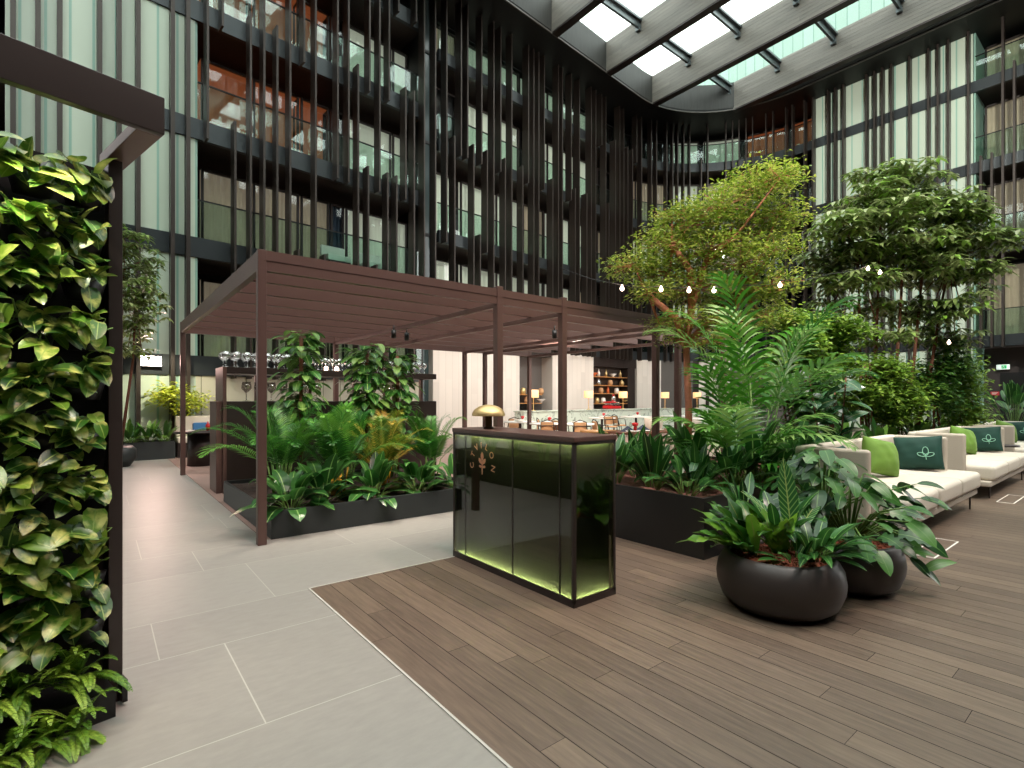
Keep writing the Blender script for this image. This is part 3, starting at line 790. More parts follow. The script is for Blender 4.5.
def rosette(name, lab, cat, loc, n, L, W, group, mat, shape='ovate', seed=1, elev=(15, 75), pet=.35, droop=.5, segs=6, fold=.18, wave=0, petmat='gstem', spread=.05, az=None, tall=1.):
    t = thing(name, lab, cat, loc, 0, group); mb = MB(); st = MB(); q = random.Random(seed)
    for i in range(n):
        a = (2*PI*i*.382*1.0+q.uniform(-.3, .3)) if az is None else q.uniform(*az)
        e = math.radians(elev[0]+(elev[1]-elev[0])*q.random())
        d = Vector((math.cos(a)*math.cos(e), math.sin(a)*math.cos(e), math.sin(e)*tall)).normalized()
        l = L*q.uniform(.75, 1.1); b = Vector((math.cos(a)*spread, math.sin(a)*spread, -.02))
        p = b+d*(pet*l)+Vector((0, 0, pet*l*.35))
        if pet: st.tube([b, b.lerp(p, .5)+Vector((0, 0, .02)), p], [.007, .005, .004], 5)
        leaf(mb, p, d, (0, 0, 1) if e < 1.2 else (-math.cos(a), -math.sin(a), .3), l, W*q.uniform(.8, 1.15), shape, segs, droop*q.uniform(.6, 1.3), fold, 0, q.random(), wave)
    if pet: st.build('petioles', M[petmat], t)
    mb.build('leaves', M[mat], t)
    return t
def climber(loc, lab, h, seed, rad=.32, n=120, group='climbers on moss poles'):
    t = thing('climbing_philodendron', lab, 'climbing plant', loc, 0, group); q = random.Random(seed); mb = MB(); st = MB()
    mb2 = MB(); mb2.tube([(0, 0, -.05), (0, 0, h*.97)], .03, 8); mb2.build('moss_pole', M['stem'], t)
    for i in range(n):
        z = h*(.32+.70*q.random()**.8); a = q.uniform(0, 2*PI)
        d = Vector((math.cos(a), math.sin(a), q.uniform(-.1, .6))).normalized()
        p0 = Vector((0, 0, z-.05)); p = p0+d*q.uniform(.06, rad*.62)
        st.tube([p0, p], [.004, .003], 4)
        L = q.uniform(.15, .26)
        leaf(mb, p, Vector((d.x, d.y, q.uniform(-.9, .25))), (0, 0, 1), L, L*.66, 'heart', 5, q.uniform(.2, .9), .12, 0, q.random())
    st.build('petioles', M['gstem'], t); mb.build('leaves', M['mons'], t)
zs = .23
areca((1.75, 6.75, zs), 'areca palm behind the front corner post of the pergola', 14, 1.0, 'palms in the low planter', seed=3, ll=.26)
areca((2.3, 6.35, zs), 'areca palm with bright yellow canes in the low planter', 15, .92, 'palms in the low planter', canes='ystem', seed=4, ll=.25)
areca((1.95, 7.5, zs), 'deep green areca palm at the back left of the low planter', 13, 1.1, 'palms in the low planter', seed=5)
areca((2.75, 7.2, zs), 'areca palm below the middle climber', 12, 1.0, 'palms in the low planter', seed=6)
areca((3.05, 6.7, zs), 'half yellowed palm with orange stalks in the low planter', 16, .95, 'palms in the low planter', 'ypalm', 'ystem', seed=7, ll=.2, lw_=.016)
areca((3.75, 6.6, zs), 'thin palm at the right end of the low planter beside the desk', 13, .9, 'palms in the low planter', seed=8, ll=.2, lw_=.016)
areca((3.45, 7.3, zs), 'yellow-green palm behind the half yellowed one', 13, 1.0, 'palms in the low planter', 'ypalm', 'gstem', seed=9, ll=.22, lw_=.016)
climber((2.35, 7.95, zs), 'tall climber on a moss pole nearest the left pergola post', 2.15, 11, .5, 170)
climber((3.35, 7.9, zs), 'broad climber on a moss pole in the middle of the planter back', 1.98, 12, .6, 210)
climber((3.85, 7.85, zs), 'climber on a moss pole at the right end of the planter back', 1.95, 13, .5, 150)
for k, (x, y, n, L, lab) in enumerate(((1.62, 5.85, 16, .36, 'broad-leaved plant at the front left corner of the low planter'), (2.02, 6.05, 14, .42, 'broad-leaved plant just right of the front corner post'), (2.62, 5.95, 20, .36, 'broad-leaved plant in the middle of the low planter front'),
                          (3.18, 5.92, 20, .36, 'glossy broad-leaved plant in the right half of the low planter front'), (3.75, 5.9, 16, .32, 'broad-leaved plant beside the desk end of the low planter'))):
    rosette('peace_lily', lab, 'plant', (x, y, zs), n+8, L, L*.56, 'broad-leaved plants along the low planter front', 'broad', 'ovate', 30+k, (0, 80), .45, .7, 6, .15, .03)
# --- tall black planter
zs2 = .49
for k, (x, y, n, L, lab) in enumerate(((4.42, 4.15, 13, .44, 'strap-leaved plant at the desk end of the tall planter'), (4.38, 3.72, 14, .48, 'strap-leaved plant second from the desk in the tall planter'), (4.48, 3.28, 14, .46, 'dark strap-leaved plant in the middle of the tall planter edge'),
                          (4.75, 2.95, 12, .40, 'dark strap-leaved plant beside the small tree trunk'), (5.0, 3.9, 14, .5, 'dark strap-leaved plant behind the front row of the tall planter'), (5.35, 4.3, 12, .48, 'strap-leaved plant at the far back of the tall planter'))):
    rosette('cast_iron_plant', lab, 'plant', (x, y, zs2), n+8, L, L*.3, 'strap-leaved plants in the tall planter', 'broad', 'ovate', 50+k, (30, 85), .3, .45, 6, .25, .02)
for k, (x, y, n, L, lab) in enumerate(((4.95, 2.72, 22, .34, 'broad-leaved plant at the front corner of the tall planter below the lower kentia palm'), (5.45, 2.72, 26, .42, 'broad-leaved plant at the foot of the big kentia palm above the front bowl'), (5.95, 2.66, 26, .44, 'broad-leaved plant between the big kentia palm and the rubber plant'),
                          (6.5, 2.72, 24, .42, 'broad-leaved plant at the left foot of the rubber plant'), (5.3, 3.35, 24, .46, 'broad-leaved plant behind the lower kentia palm'), (4.42, 2.86, 18, .3, 'small broad-leaved plant nearest the outer corner of the tall planter'))):
    rosette('peace_lily', lab, 'plant', (x, y, zs2), n, L, L*.42, 'broad-leaved plants in the tall planter', 'broad', 'ovate', 260+k, (5, 85), .55, .6, 6, .15, .04)
def kentia(loc, lab, n, L, seed, ll=.42, lw_=.045, elev=(40, 86), nl=13, hs=.35, droop=.75):
    t = thing('kentia_palm', lab, 'palm', loc, 0, 'kentia palms in the tall planter'); mb = MB(); st = MB(); q = random.Random(seed)
    for i in range(n):
        a = 2*PI*i*.382+q.uniform(-.3, .3); d = rdir(elev[0], elev[1], a); b = Vector((math.cos(a)*.06, math.sin(a)*.06, -.03))
        hh = L*hs*q.uniform(.5, 1.3); top = b+Vector((d.x*.4, d.y*.4, 1)).normalized()*hh
        st.tube([b, top], [.014, .008], 5)
        frond(mb, top, d, L*q.uniform(.65, 1), nl, ll*q.uniform(.8, 1.1), lw_, droop, .55, 0, None, .3, .2, 4, .006)
    st.build('stalks', M['gstem'], t); mb.build('fronds', M['kentia'], t)
kentia((5.95, 2.9, zs2), 'big kentia palm spreading above the bowls, tallest in the tall planter', 12, 1.75, 61, .5, .044, (50, 86), 14, .5)
kentia((5.25, 2.8, zs2), 'lower kentia palm at the front corner of the tall planter', 18, 1.0, 62, .38, .042, (12, 78), 11, .35)
kentia((6.25, 3.2, zs2), 'kentia palm behind the rubber plant', 6, 1.2, 63, .42, .04, (40, 80), 12, .5)
def rubber(loc, lab, seed, n=26, h=1.2):
    t = thing('rubber_plant', lab, 'plant', loc); mb = MB(); st = MB(); q = random.Random(seed)
    for s in range(3):
        b = Vector((q.uniform(-.1, .1), q.uniform(-.1, .1), -.03)); tp = b+Vector((q.uniform(-.25, .3), q.uniform(-.25, .1), h*q.uniform(.75, 1)))
        st.tube([b, tp], [.014, .008], 6)
        for i in range(n//3):
            p = b.lerp(tp, .25+.75*i/(n/3)); a = i*2.4+s
            leaf(mb, p, (math.cos(a), math.sin(a), q.uniform(-.5, .9)), (q.uniform(-.9, .5), q.uniform(-1.4, -.2), .8), q.uniform(.26, .36), q.uniform(.13, .17), 'ovate', 6, .45, .2, 0, q.random())
    st.build('stems', M['stem'], t); mb.build('leaves', M['rubber'], t)
rubber((7.2, 2.64, zs2), 'dark rubber plant with big leaves at the end of the nearest sofa', 71, 54, 1.3)
# small weeping fig beside the kentia and the crowned fig tree
def clumps_tree(name, lab, cat, loc, trunk, clumps, nleaf, L, W, mat, barkmat, seed, cluster=None, shape='lance', segs=2, trad=(.045, .03), per=5, twig=.007, droop=.3, flat=.5, group=None):
    """trunk: list of local points; clumps: (centre, radii) in world; leaves fill the clumps, branches run from the trunk top"""
    t = thing(name, lab, cat, loc, 0, group); q = random.Random(seed); O = Vector(loc); mb = MB(); st = MB()
    for tk in trunk:
        n = len(tk); st.tube([Vector(p)-O for p in tk], [trad[0]+(trad[1]-trad[0])*i/(n-1) for i in range(n)], 8)
    vol = [rd[0]*rd[1]*rd[2] for _, rd in clumps]; tot = sum(v**.75 for v in vol)
    for (cc, rd), v in zip(clumps, vol):
        cc = Vector(cc)-O; tk = min(trunk, key=lambda k: (Vector(k[-1])-O-cc).length); tp = Vector(tk[-1])-O
        mid = tp.lerp(cc, .5)+Vector((0, 0, -.06*(cc-tp).length))
        st.tube([tp, mid, cc], [trad[1]*.62, trad[1]*.4, twig], 6)
        k = int(nleaf*v**.75/tot)
        for i in range(max(1, k//per)):
            w = Vector((q.gauss(0, 1), q.gauss(0, 1), q.gauss(0, 1))).normalized()*(q.random()**.35)
            p = cc+Vector((w.x*rd[0], w.y*rd[1], w.z*rd[2]))
            if i % 6 == 0: st.tube([cc+(p-cc)*.1, p], [twig*.7, twig*.3], 3, 0, 0, False)
            if cluster:
                m = q.randint(5, 8); a0_ = q.uniform(0, 6)
                for j in range(m):
                    a = a0_+2*PI*j/m
                    leaf(mb, p, (math.cos(a), math.sin(a), q.uniform(-.55, .2)), (0, 0, 1), L*q.uniform(.8, 1.15), W, shape, segs, droop, .15, 0, q.random())
            else:
                for j in range(per):
                    pp = p+Vector((q.gauss(0, 1), q.gauss(0, 1), q.gauss(0, .6)))*L*.9
                    a = q.uniform(0, 2*PI)
                    leaf(mb, pp, (math.cos(a), math.sin(a), q.uniform(-.6, .5)), (q.uniform(-flat, flat), q.uniform(-flat, flat), 1), L*q.uniform(.7, 1.2), W, shape, segs, droop, .2, 0, q.random())
    st.build('trunk', M[barkmat], t); mb.build('crown', M[mat], t)
    return t
def px_clumps(lst, dj, seed, depthr=1.0):
    q = random.Random(seed); out = []
    for (u, v, ru, rv, d) in lst:
        d2 = d+q.uniform(-dj, dj); out.append((at(u, v, d2), (ru*d2/F, ru*d2/F*depthr, rv*d2/F)))
    return out
D = 7.5
base = at(688, 400, D); base.z = zs2
tr = [base, base+Vector((.02, .0, .8)), at(687, 345, D), at(684, 330, D)]
fk = [[base, base+Vector((.02, 0, .8)), at(686, 345, D)], [at(686, 345, D), at(676, 318, D), at(650, 297, D)], [at(686, 345, D), at(692, 305, D), at(705, 265, D)], [at(686, 345, D), at(712, 320, D), at(742, 290, D)], [at(692, 305, D), at(690, 270, D), at(672, 245, D)]]
cl = px_clumps([(634, 266, 26, 15, D), (660, 246, 26, 18, D), (690, 225, 34, 20, D), (672, 215, 20, 10, D), (722, 208, 34, 22, D), (755, 186, 36, 18, D), (780, 178, 22, 12, D), (778, 215, 24, 18, D), (740, 232, 40, 20, D), (705, 252, 40, 20, D), (670, 275, 34, 16, D), (775, 248, 22, 14, D), (740, 265, 34, 18, D), (650, 292, 20, 12, D),
                (700, 290, 36, 16, D), (735, 295, 32, 16, D), (770, 285, 26, 16, D), (690, 318, 26, 10, D), (730, 325, 34, 12, D), (660, 325, 14, 8, D), (672, 338, 14, 6, D), (710, 342, 26, 8, D), (765, 315, 22, 14, D)], .35, 5, 1.3)
clumps_tree('fig_tree', 'slender tree with reddish trunk and wide yellow-green crown beside the pergola', 'tree', base, fk, cl, 24000, .078, .034, 'ficus', 'trunk', 81, None, 'ovate', 2, (.056, .044), 5, .008)
# weeping small-leaved bush right behind the kentia
b2 = at(742, 400, 7.0); b2.z = zs2
clumps_tree('weeping_fig', 'small weeping fig with drooping leaves left behind the big kentia palm', 'shrub', b2, [[b2, at(742, 420, 7.0), at(740, 390, 7.)]], px_clumps([(728, 375, 16, 18, 7), (730, 400, 16, 16, 7), (745, 410, 18, 20, 7), (735, 432, 18, 16, 7), (760, 380, 20, 30, 7)], .2, 3), 900, .075, .035, 'shrub', 'stem', 82, None, 'ovate', 3, (.02, .012))
# --- small navy pot in the gap and the two big bowls
t = thing('plant_pot', 'small navy blue pot between the tall planter and the front bowl', 'pot', (4.42, 2.27, 0))
MB().lathe([(0, 0), (.11, 0), (.15, .3), (.155, .42), (.14, .42), (.13, .36), (0, .36)], 20).build('pot', M['bluepot'], t)
MB().disc(.13, .37, 16).build('soil', M['bark_p'], t)
rosette('peace_lily', 'small leafy plant growing from the navy blue pot', 'plant', (4.42, 2.27, .38), 12, .3, .1, None, 'broad', 'ovate', 90, (30, 85), .4, .5, 5)
def bowl(loc, lab, R, H, seed):
    t = thing('bowl_planter', lab, 'planter bowl', loc, 0, 'dark round bowl planters')
    pr = [(0, 0), (R*.55, 0), (R*.74, .015), (R*.9, H*.18), (R*.985, H*.42), (R, H*.58), (R*.97, H*.78), (R*.88, H*.95), (R*.82, H), (R*.78, H*.985), (R*.77, H*.9), (R*.76, H*.8)]
    MB().lathe(pr, 48).build('bowl', M['clay'], t)
    mb = MB(); q = random.Random(seed)
    rings = 12
    V = [[(R*.78*i/rings*math.cos(2*PI*k/36), R*.78*i/rings*math.sin(2*PI*k/36), H*.9+.03*(1-(i/rings)**2)+q.uniform(-.006, .01)) for k in range(36)] for i in range(rings+1)]
    for i in range(rings):
        for k in range(36): mb.face([V[i][k], V[i+1][k], V[i+1][(k+1) % 36], V[i][(k+1) % 36]], sm=True)
    for j in range(420):
        a, r = q.uniform(0, 2*PI), R*.74*math.sqrt(q.random()); x, y, z = r*math.cos(a), r*math.sin(a), H*.9+.03*(1-(r/R/.78)**2)+.006
        w = q.uniform(0, PI); l = q.uniform(.008, .02); m3 = Matrix.Translation((x, y, z)) @ Matrix.Rotation(w, 4, 'Z') @ Matrix.Rotation(q.uniform(-.5, .5), 4, 'X')
        mb.box((-l, -l*.4, -.004), (l, l*.4, .004), 0, q.random(), m3)
    o = mb.build('bark_mulch', M['bark'], t)
    return t
B1 = Vector((3.61, 1.63, 0)); B2 = Vector((4.42, 1.50, 0))
bowl(B1, 'dark round bowl planter in front, with red bark mulch and mixed leafy plants', .395, .37, 1)
bowl(B2, 'dark round bowl planter behind the front one, under trailing philodendron', .37, .36, 2)
z1 = .35
CR = Vector((FY, -FX, 0)); CFW = Vector((FX, FY, 0))
def rel(b, r, f): return (b.x+CR.x*r+CFW.x*f, b.y+CR.y*r+CFW.y*f, z1)
camaz = math.atan2(-FX, FY)   # azimuth of the picture's right
rosette('birds_nest_fern', 'wavy light green bird nest fern at the left of the front bowl', 'fern', rel(B1, -.13, .02), 24, .42, .115, None, 'birds', 'strap', 101, (10, 75), .12, .5, 10, .2, .12, az=(camaz+1.2, camaz+4.2))
t = thing('birds_nest_fern', 'upright yellow-green fern with lobed tips in the middle of the front bowl', 'fern', rel(B1, -.02, -.02)); mb = MB(); q = random.Random(5)
for i in range(9):
    a = q.uniform(0, 6.28); leaf(mb, (0, 0, -.02), (math.cos(a)*.45, math.sin(a)*.45, 1), (-math.cos(a), -math.sin(a), .2), q.uniform(.26, .38), .1, 'lobed', 22, .25, .2, 0, q.uniform(.6, 1), .12)
mb.build('leaves', M['birds'], t)
t = thing('ribbed_calathea', 'tall upright leaf with pale ribs rising from the front bowl', 'plant', rel(B1, .12, .05)); mb = MB(); st = MB()
for (dr, df, e, L, W, tw) in ((-.05, .1, 1, .50, .17, -1), (.75, .0, .22, .46, .13, 0), (.65, -.25, .05, .44, .12, 0), (.5, .35, .55, .42, .13, 0), (-.3, .4, .6, .4, .13, 0)):
    d = (CR*dr+CFW*df+Vector((0, 0, e))).normalized(); p = d*.1+Vector((0, 0, .05))
    st.tube([(0, 0, -.03), p], [.008, .006], 5)
    leaf(mb, p, d, -CFW if e > .9 else (0, 0, 1), L, W, 'ovate', 9, .12 if e > .9 else .35, .15, 0, .5)
st.build('petioles', M['gstem'], t); mb.build('leaves', M['calathea'], t)
rosette('aglaonema', 'low dark green leafy plant at the right of the front bowl', 'plant', rel(B1, .18, -.1), 34, .27, .085, None, 'broad', 'ovate', 103, (5, 60), .35, .55, 6, az=(camaz-2.6, camaz+1.4))
rosette('aglaonema', 'bright small leafy plant low in the middle of the front bowl', 'plant', rel(B1, .02, -.16), 9, .2, .075, None, 'broad', 'ovate', 104, (15, 70), .3, .5, 5)
rosette('aglaonema', 'leafy plant at the back of the front bowl reaching over the rear bowl', 'plant', rel(B1, .1, .2), 26, .32, .1, None, 'broad', 'ovate', 105, (20, 70), .4, .5, 6)
def philo(loc, lab, n, L, seed, R0, split=True, az=None, e=(0, 75), H=.42):
    t = thing('split_leaf_philodendron', lab, 'plant', loc, 0, 'philodendrons in the rear bowl'); mb = MB(); st = MB(); q = random.Random(seed)
    for i in range(n):
        a = i*2.4+q.uniform(-.3, .3) if az is None else q.uniform(*az); el = math.radians(q.uniform(*e))
        rr_ = R0*q.uniform(.5, 1.05); p = Vector((math.cos(a)*math.cos(el)*rr_, math.sin(a)*math.cos(el)*rr_, .02+H*math.sin(el)*q.uniform(.8, 1.1)))
        st.tube([(0, 0, -.03), p*.55+Vector((0, 0, .08)), p], [.009, .007, .005], 5)
        l = L*q.uniform(.75, 1.15)
        leaf(mb, p, (math.cos(a), math.sin(a), q.uniform(-.75, .1)), Vector((0, 0, 1))-CFW*q.uniform(.1, 1.3)-CR*q.uniform(-.5, .5), l, l*.6, 'lobed' if split and i % 3 == 0 else 'heart', 20 if split and i % 3 == 0 else 6, .45, .12, 0, q.random())
    st.build('petioles', M['gstem'], t); mb.build('leaves', M['philo'], t)
zb = Vector((0, 0, .34))
philo(B2+zb+CR*.02, 'big glossy philodendron trailing over the rear bowl towards the sofa', 56, .205, 111, .46, True, None, (-22, 75), .5)
philo(B2+zb-CR*.12+CFW*.1, 'taller split-leaf philodendron behind the ribbed leaf at the back of the rear bowl', 36, .22, 112, .42, True, None, (15, 85), .62)
t = thing('trailing_philodendron', 'long vine reaching out of the rear bowl in front of the cream sofa', 'plant', B2+zb+CR*.1); mb = MB(); st = MB(); q = random.Random(9)
for (r1, z_, f1) in ((.60, .30, .1), (.46, .08, .05), (.32, -.16, -.22), (.48, .42, .05)):
    pts = [Vector((0, 0, 0)), CR*r1*.5+Vector((0, 0, z_*.6+.12))+CFW*f1*.5, CR*r1+Vector((0, 0, z_))+CFW*f1]
    st.tube(pts, [.007, .005, .003], 5)
    for k in range(8):
        x = .25+.75*k/7; p = pts[0].lerp(pts[1], x*2) if x < .5 else pts[1].lerp(pts[2], x*2-1)
        dd = CR*q.uniform(.2, 1)+CFW*q.uniform(-.8, .8)+Vector((0, 0, q.uniform(-.6, .3)))
        leaf(mb, p, dd, Vector((0, 0, 1))-CFW*q.uniform(.3, 1.3), q.uniform(.15, .24), q.uniform(.085, .125), 'ovate', 6, .5, .15, 0, q.random())
st.build('stems', M['gstem'], t); mb.build('leaves', M['philo'], t)

# ================================================================== RECEPTION DESK
DX0, DX1, DY0, DY1, DH = 2.49, 2.915, 2.46, 3.975, 1.15
dk = thing('reception_desk', 'dark smoked glass reception desk with green glowing edges and a wooden top', 'reception desk', (DX0, DY0, 0))
w, l = DX1-DX0, DY1-DY0
MB().box((-.006, -.006, DH-.035), (w+.006, l+.006, DH)).build('top', M['deskwood'], dk, bevel=.004)
mb = MB(); mb.box((0, 0, 0), (w, l, .028)); mb.box((0, .0, .028), (.013, l, .055)); mb.box((.013, 0, .028), (w, .013, .055)); mb.build('base_frame', M['bronze_d'], dk)
mb = MB(); mb.box((0, .0, DH-.056), (.013, l, DH-.035)); mb.box((.013, 0, DH-.056), (w, .013, DH-.035)); mb.build('top_frame', M['bronze_d'], dk)
for (x, y) in ((0, 0), (w-.025, 0), (0, l-.025), (w-.025, l-.025)):
    MB().box((x, y, .028), (x+.025, y+.025, DH-.035)).build('corner_post', M['bronze_d'], dk, bevel=.002, seg=1)
MB().box((.04, .04, .03), (w-.03, l-.03, DH-.04)).build('core', M['deskback'], dk)
ys = [.025, .175, .675, 1.325, l-.025]
fx = [3.78-DY0, 3.126-DY0, 2.605-DY0]
edges = [.025, fx[2], fx[1], fx[0], l-.025]
for a, b in zip(edges, edges[1:]):
    MB().box((.004, a+.004, .03), (.012, b-.004, DH-.037)).build('glass_panel', M['smoke'], dk)
for e in edges[1:-1]:
    MB().box((.002, e-.004, .028), (.014, e+.004, DH-.035)).build('panel_joint', M['bronze_d'], dk)
MB().box((.029, .004, .03), (w-.029, .012, DH-.037)).build('end_glass', M['smoke'], dk)
MB().box((.029, l-.012, .03), (w-.029, l-.004, DH-.037)).build('end_glass', M['smoke'], dk)
for z in (.0285, DH-.0405):
    mb = MB(); mb.box((.018, .018, z), (.03, l-.03, z+.003)); mb.box((.03, .018, z), (w-.03, .03, z+.003)); mb.build('led_strip', M['led'], dk)
# lettering on the second panel: seven copper capitals set on an arc over a small leaf emblem
def text_mesh(ch, size, name, mat, parent, mw):
    cu = bpy.data.curves.new(name, 'FONT'); cu.body = ch; cu.size = size; cu.align_x = 'CENTER'; cu.align_y = 'CENTER'; cu.extrude = .0008
    o = bpy.data.objects.new(name+'_src', cu); COL.objects.link(o)
    dg = bpy.context.evaluated_depsgraph_get(); me = bpy.data.meshes.new_from_object(o.evaluated_get(dg)); COL.objects.unlink(o); bpy.data.objects.remove(o)
    me.materials.clear(); me.materials.append(mat)
    q = bpy.data.objects.new(name, me); COL.objects.link(q); q.parent = parent; q.matrix_local = mw
    return q
LC = (3.525-DY0, .872)       # centre of the emblem: local y, z
lr = .15
# panel faces -X: its right-hand direction is -Y, up is Z
base_m = Matrix(((0, 0, -1, 0), (-1, 0, 0, 0), (0, 1, 0, 0), (0, 0, 0, 1)))
for ch, ang in zip('CTVILON', (-100, -64, -33, -6, 24, 58, 100)):
    a = math.radians(ang); yy = LC[0]-lr*math.sin(a); zz = LC[1]+lr*math.cos(a)
    m4 = Matrix.Translation((.0025, yy, zz)) @ base_m @ Matrix.Rotation(-a, 4, 'Z')
    text_mesh(ch, .075, 'letter', M['copper'], dk, m4)
mb = MB()
for a, L in ((0, .085), (42, .07), (-42, .07), (80, .045), (-80, .045)):
    a = math.radians(a); p = Vector((0, -.052, 0)); hz = {0: .02}.get(a, .0)
    st_ = Vector((0, -.03+.04*(1-abs(a)/1.5), .0)); d = Vector((math.sin(a), math.cos(a), 0)); n = Vector((d.y, -d.x, 0))
    pts = [st_, st_+d*L*.5+n*L*.24, st_+d*L*.8+n*L*.2, st_+d*L, st_+d*L*.8-n*L*.2, st_+d*L*.5-n*L*.24]
    mb.face([tuple(x) for x in pts])
mb.face([(-.008, -.03, 0), (.008, -.03, 0), (.004, -.085, 0), (-.004, -.085, 0)]); mb.face([(-.008, -.03, 0), (.008, -.03, 0), (.006, .02, 0), (-.006, .02, 0)])
q = mb.build('emblem', M['copper'], dk); q.matrix_local = Matrix.Translation((.0015, LC[0], LC[1])) @ base_m @ Matrix.Scale(1.05, 4)
# lamp on the desk
t = thing('dome_lamp', 'small lamp with a brushed gold dome shade on the reception desk', 'table lamp', (2.67, 3.68, DH))
MB().lathe([(0, 0), (.045, 0), (.045, .015), (.032, .02), (.032, .12), (0, .12)], 20).build('base', M['bronze_d'], t)
n_ = 12; pr = [(.146*math.cos(PI/2*i/n_), .115+.095*math.sin(PI/2*i/n_)) for i in range(n_+1)]
MB().lathe(pr, 36).lathe([(.146, .115), (.141, .115)], 36).lathe([(x*.97, z-.004) for x, z in pr[::-1]], 36).build('shade', M['gold'], t)
MB().lathe([(0, .12), (.02, .13), (.02, .15), (0, .16)], 12).build('bulb', plain('desk_bulb', (1, .9, .7, 1), .5, emis=(1, .8, .5, 1), es=6), t)

# ================================================================== BAR UNIT WITH GLASSES (behind the low planter)
by = 8.75
bu = thing('bar_shelf', 'dark bar back unit with an upper glass shelf behind the palms', 'bar unit', (1.46, by, 0))
mb = MB(); mb.box((.052, .02, 0), (3.66, .6, 1.38)); mb.build('counter', M['bronze_d'], bu, bevel=.005)
mb = MB(); mb.box((0, 0, 0), (.05, .62, 1.90)); mb.build('end_panel', M['bronze'], bu, bevel=.004)
mb = MB(); mb.box((-.08, .06, 0), (0, .62, 1.38)); mb.box((-.082, .06, .55), (-.07, .62, .56)); mb.build('end_panel', M['bronze'], bu, bevel=.004)
mb = MB(); mb.box((.052, .02, 1.80), (3.66, .6, 1.90)); mb.build('upper_shelf', M['bronze_d'], bu, bevel=.004)
for x in (.55, 1.4, 2.2, 3.0, 3.58):
    MB().box((x, .5, 1.38), (x+.05, .58, 1.80)).build('support', M['bronze'], bu)
def glass_mesh(R, H, name):
    mb = MB(); mb.lathe([(0, 0), (R*.75, 0), (R*.75, .006), (.008, .014), (.006, H*.42), (R*.45, H*.5), (R*.95, H*.64), (R, H*.75), (R*.82, H), (R*.79, H), (R*.96, H*.75), (R*.9, H*.65), (R*.4, H*.52), (0, H*.47)], 14)
    return mb.build(name, M['drinkglass'])
g0 = glass_mesh(.068, .235, 'balloon_glass'); tag(g0, 'large balloon wine glass standing on the left end of the upper bar shelf', 'wine glass', 'balloon glasses on the upper bar shelf')
k = 0
for i in range(7):
    for j in range(2):
        o = g0 if k == 0 else dup(g0, (0, 0, 0)); o.location = (1.52+i*.148, by+.12+.2*j, 1.901); k += 1
g1 = glass_mesh(.042, .2, 'wine_glass'); tag(g1, 'small wine glass in the long row on the right part of the upper bar shelf', 'wine glass', 'wine glasses on the upper bar shelf')
k = 0
for i in range(20):
    for j in range(2):
        o = g1 if k == 0 else dup(g1, (0, 0, 0)); o.location = (2.66+i*.118, by+.10+.17*j, 1.901); k += 1
g2 = glass_mesh(.075, .3, 'wine_glass'); tag(g2, 'tall wine glass on the bar counter under the upper shelf', 'wine glass', 'tall glasses on the bar counter')
k = 0
for x in (1.82, 2.0, 2.18, 2.36, 2.7, 2.9, 3.9, 4.1, 4.3, 4.5):
    o = g2 if k == 0 else dup(g2, (0, 0, 0)); o.location = (x, by+.2, 1.381); k += 1
for x, lab in ((3.0, 'glowing shelf light left of the middle on the upper bar shelf'), (3.18, 'glowing shelf light right of the middle on the upper bar shelf')):
    mb = MB(); mb.lathe([(0, 0), (.03, 0), (.03, .05), (.02, .06), (0, .06)], 10); o = mb.build('shelf_light', M['bulb']); o.location = (x, by+.03, 1.901); tag(o, lab, 'light')

# ================================================================== FAR LEFT CORNER
t = thing('bench', 'cream upholstered bench with a dark base against the far left wall', 'bench', (1.5, 14.75, 0))
MB().box((0, 0, .0), (3.6, .62, .36)).build('base', M['bronze_d'], t)
MB().box((0, -.02, .36), (3.6, .5, .50)).build('seat', M['fabric'], t, bevel=.03, seg=3)
MB().box((0, .5, .36), (3.6, .66, 1.0)).build('backrest', M['fabric'], t, bevel=.03, seg=3)
for x, lab in ((2.05, 'blue scatter cushion on the far bench, left one'), (2.9, 'blue scatter cushion on the far bench, right one')):
    o = MB().box((-.19, -.05, -.16), (.19, .05, .16)).build('cushion', M['blue'], None, bevel=.04, seg=3); o.location = (x, 15.18, .67); o.rotation_euler = (-.2, 0, 0); tag(o, lab, 'cushion', 'blue cushions on the far bench')
t = thing('pedestal_table', 'round dark table on a thick drum base in front of the far bench', 'table', (1.74, 12.9, 0))
MB().lathe([(0, 0), (.26, 0), (.26, .70), (0, .70)], 28).build('drum_base', M['bronze_d'], t)
MB().lathe([(0, .70), (.5, .70), (.51, .72), (.5, .74), (0, .74)], 32).build('tabletop', M['bronze_d'], t)
for (x, y, m, h, r, lab, nm) in ((1.85, 12.8, 'red', .2, .045, 'red and white shaker bottle on the drum table', 'bottle'), (1.52, 12.85, 'white', .03, .1, 'white plate on the left of the drum table', 'plate'), (1.95, 13.05, 'white', .03, .1, 'white plate on the right of the drum table', 'plate')):
    o = MB().lathe([(0, 0), (r*.7, 0), (r, h*.4), (r*.95, h*.6), (r*.3, h*.8), (r*.3, h), (0, h)], 14).build(nm, M[m]); o.location = (x, y, .741); tag(o, lab, nm)
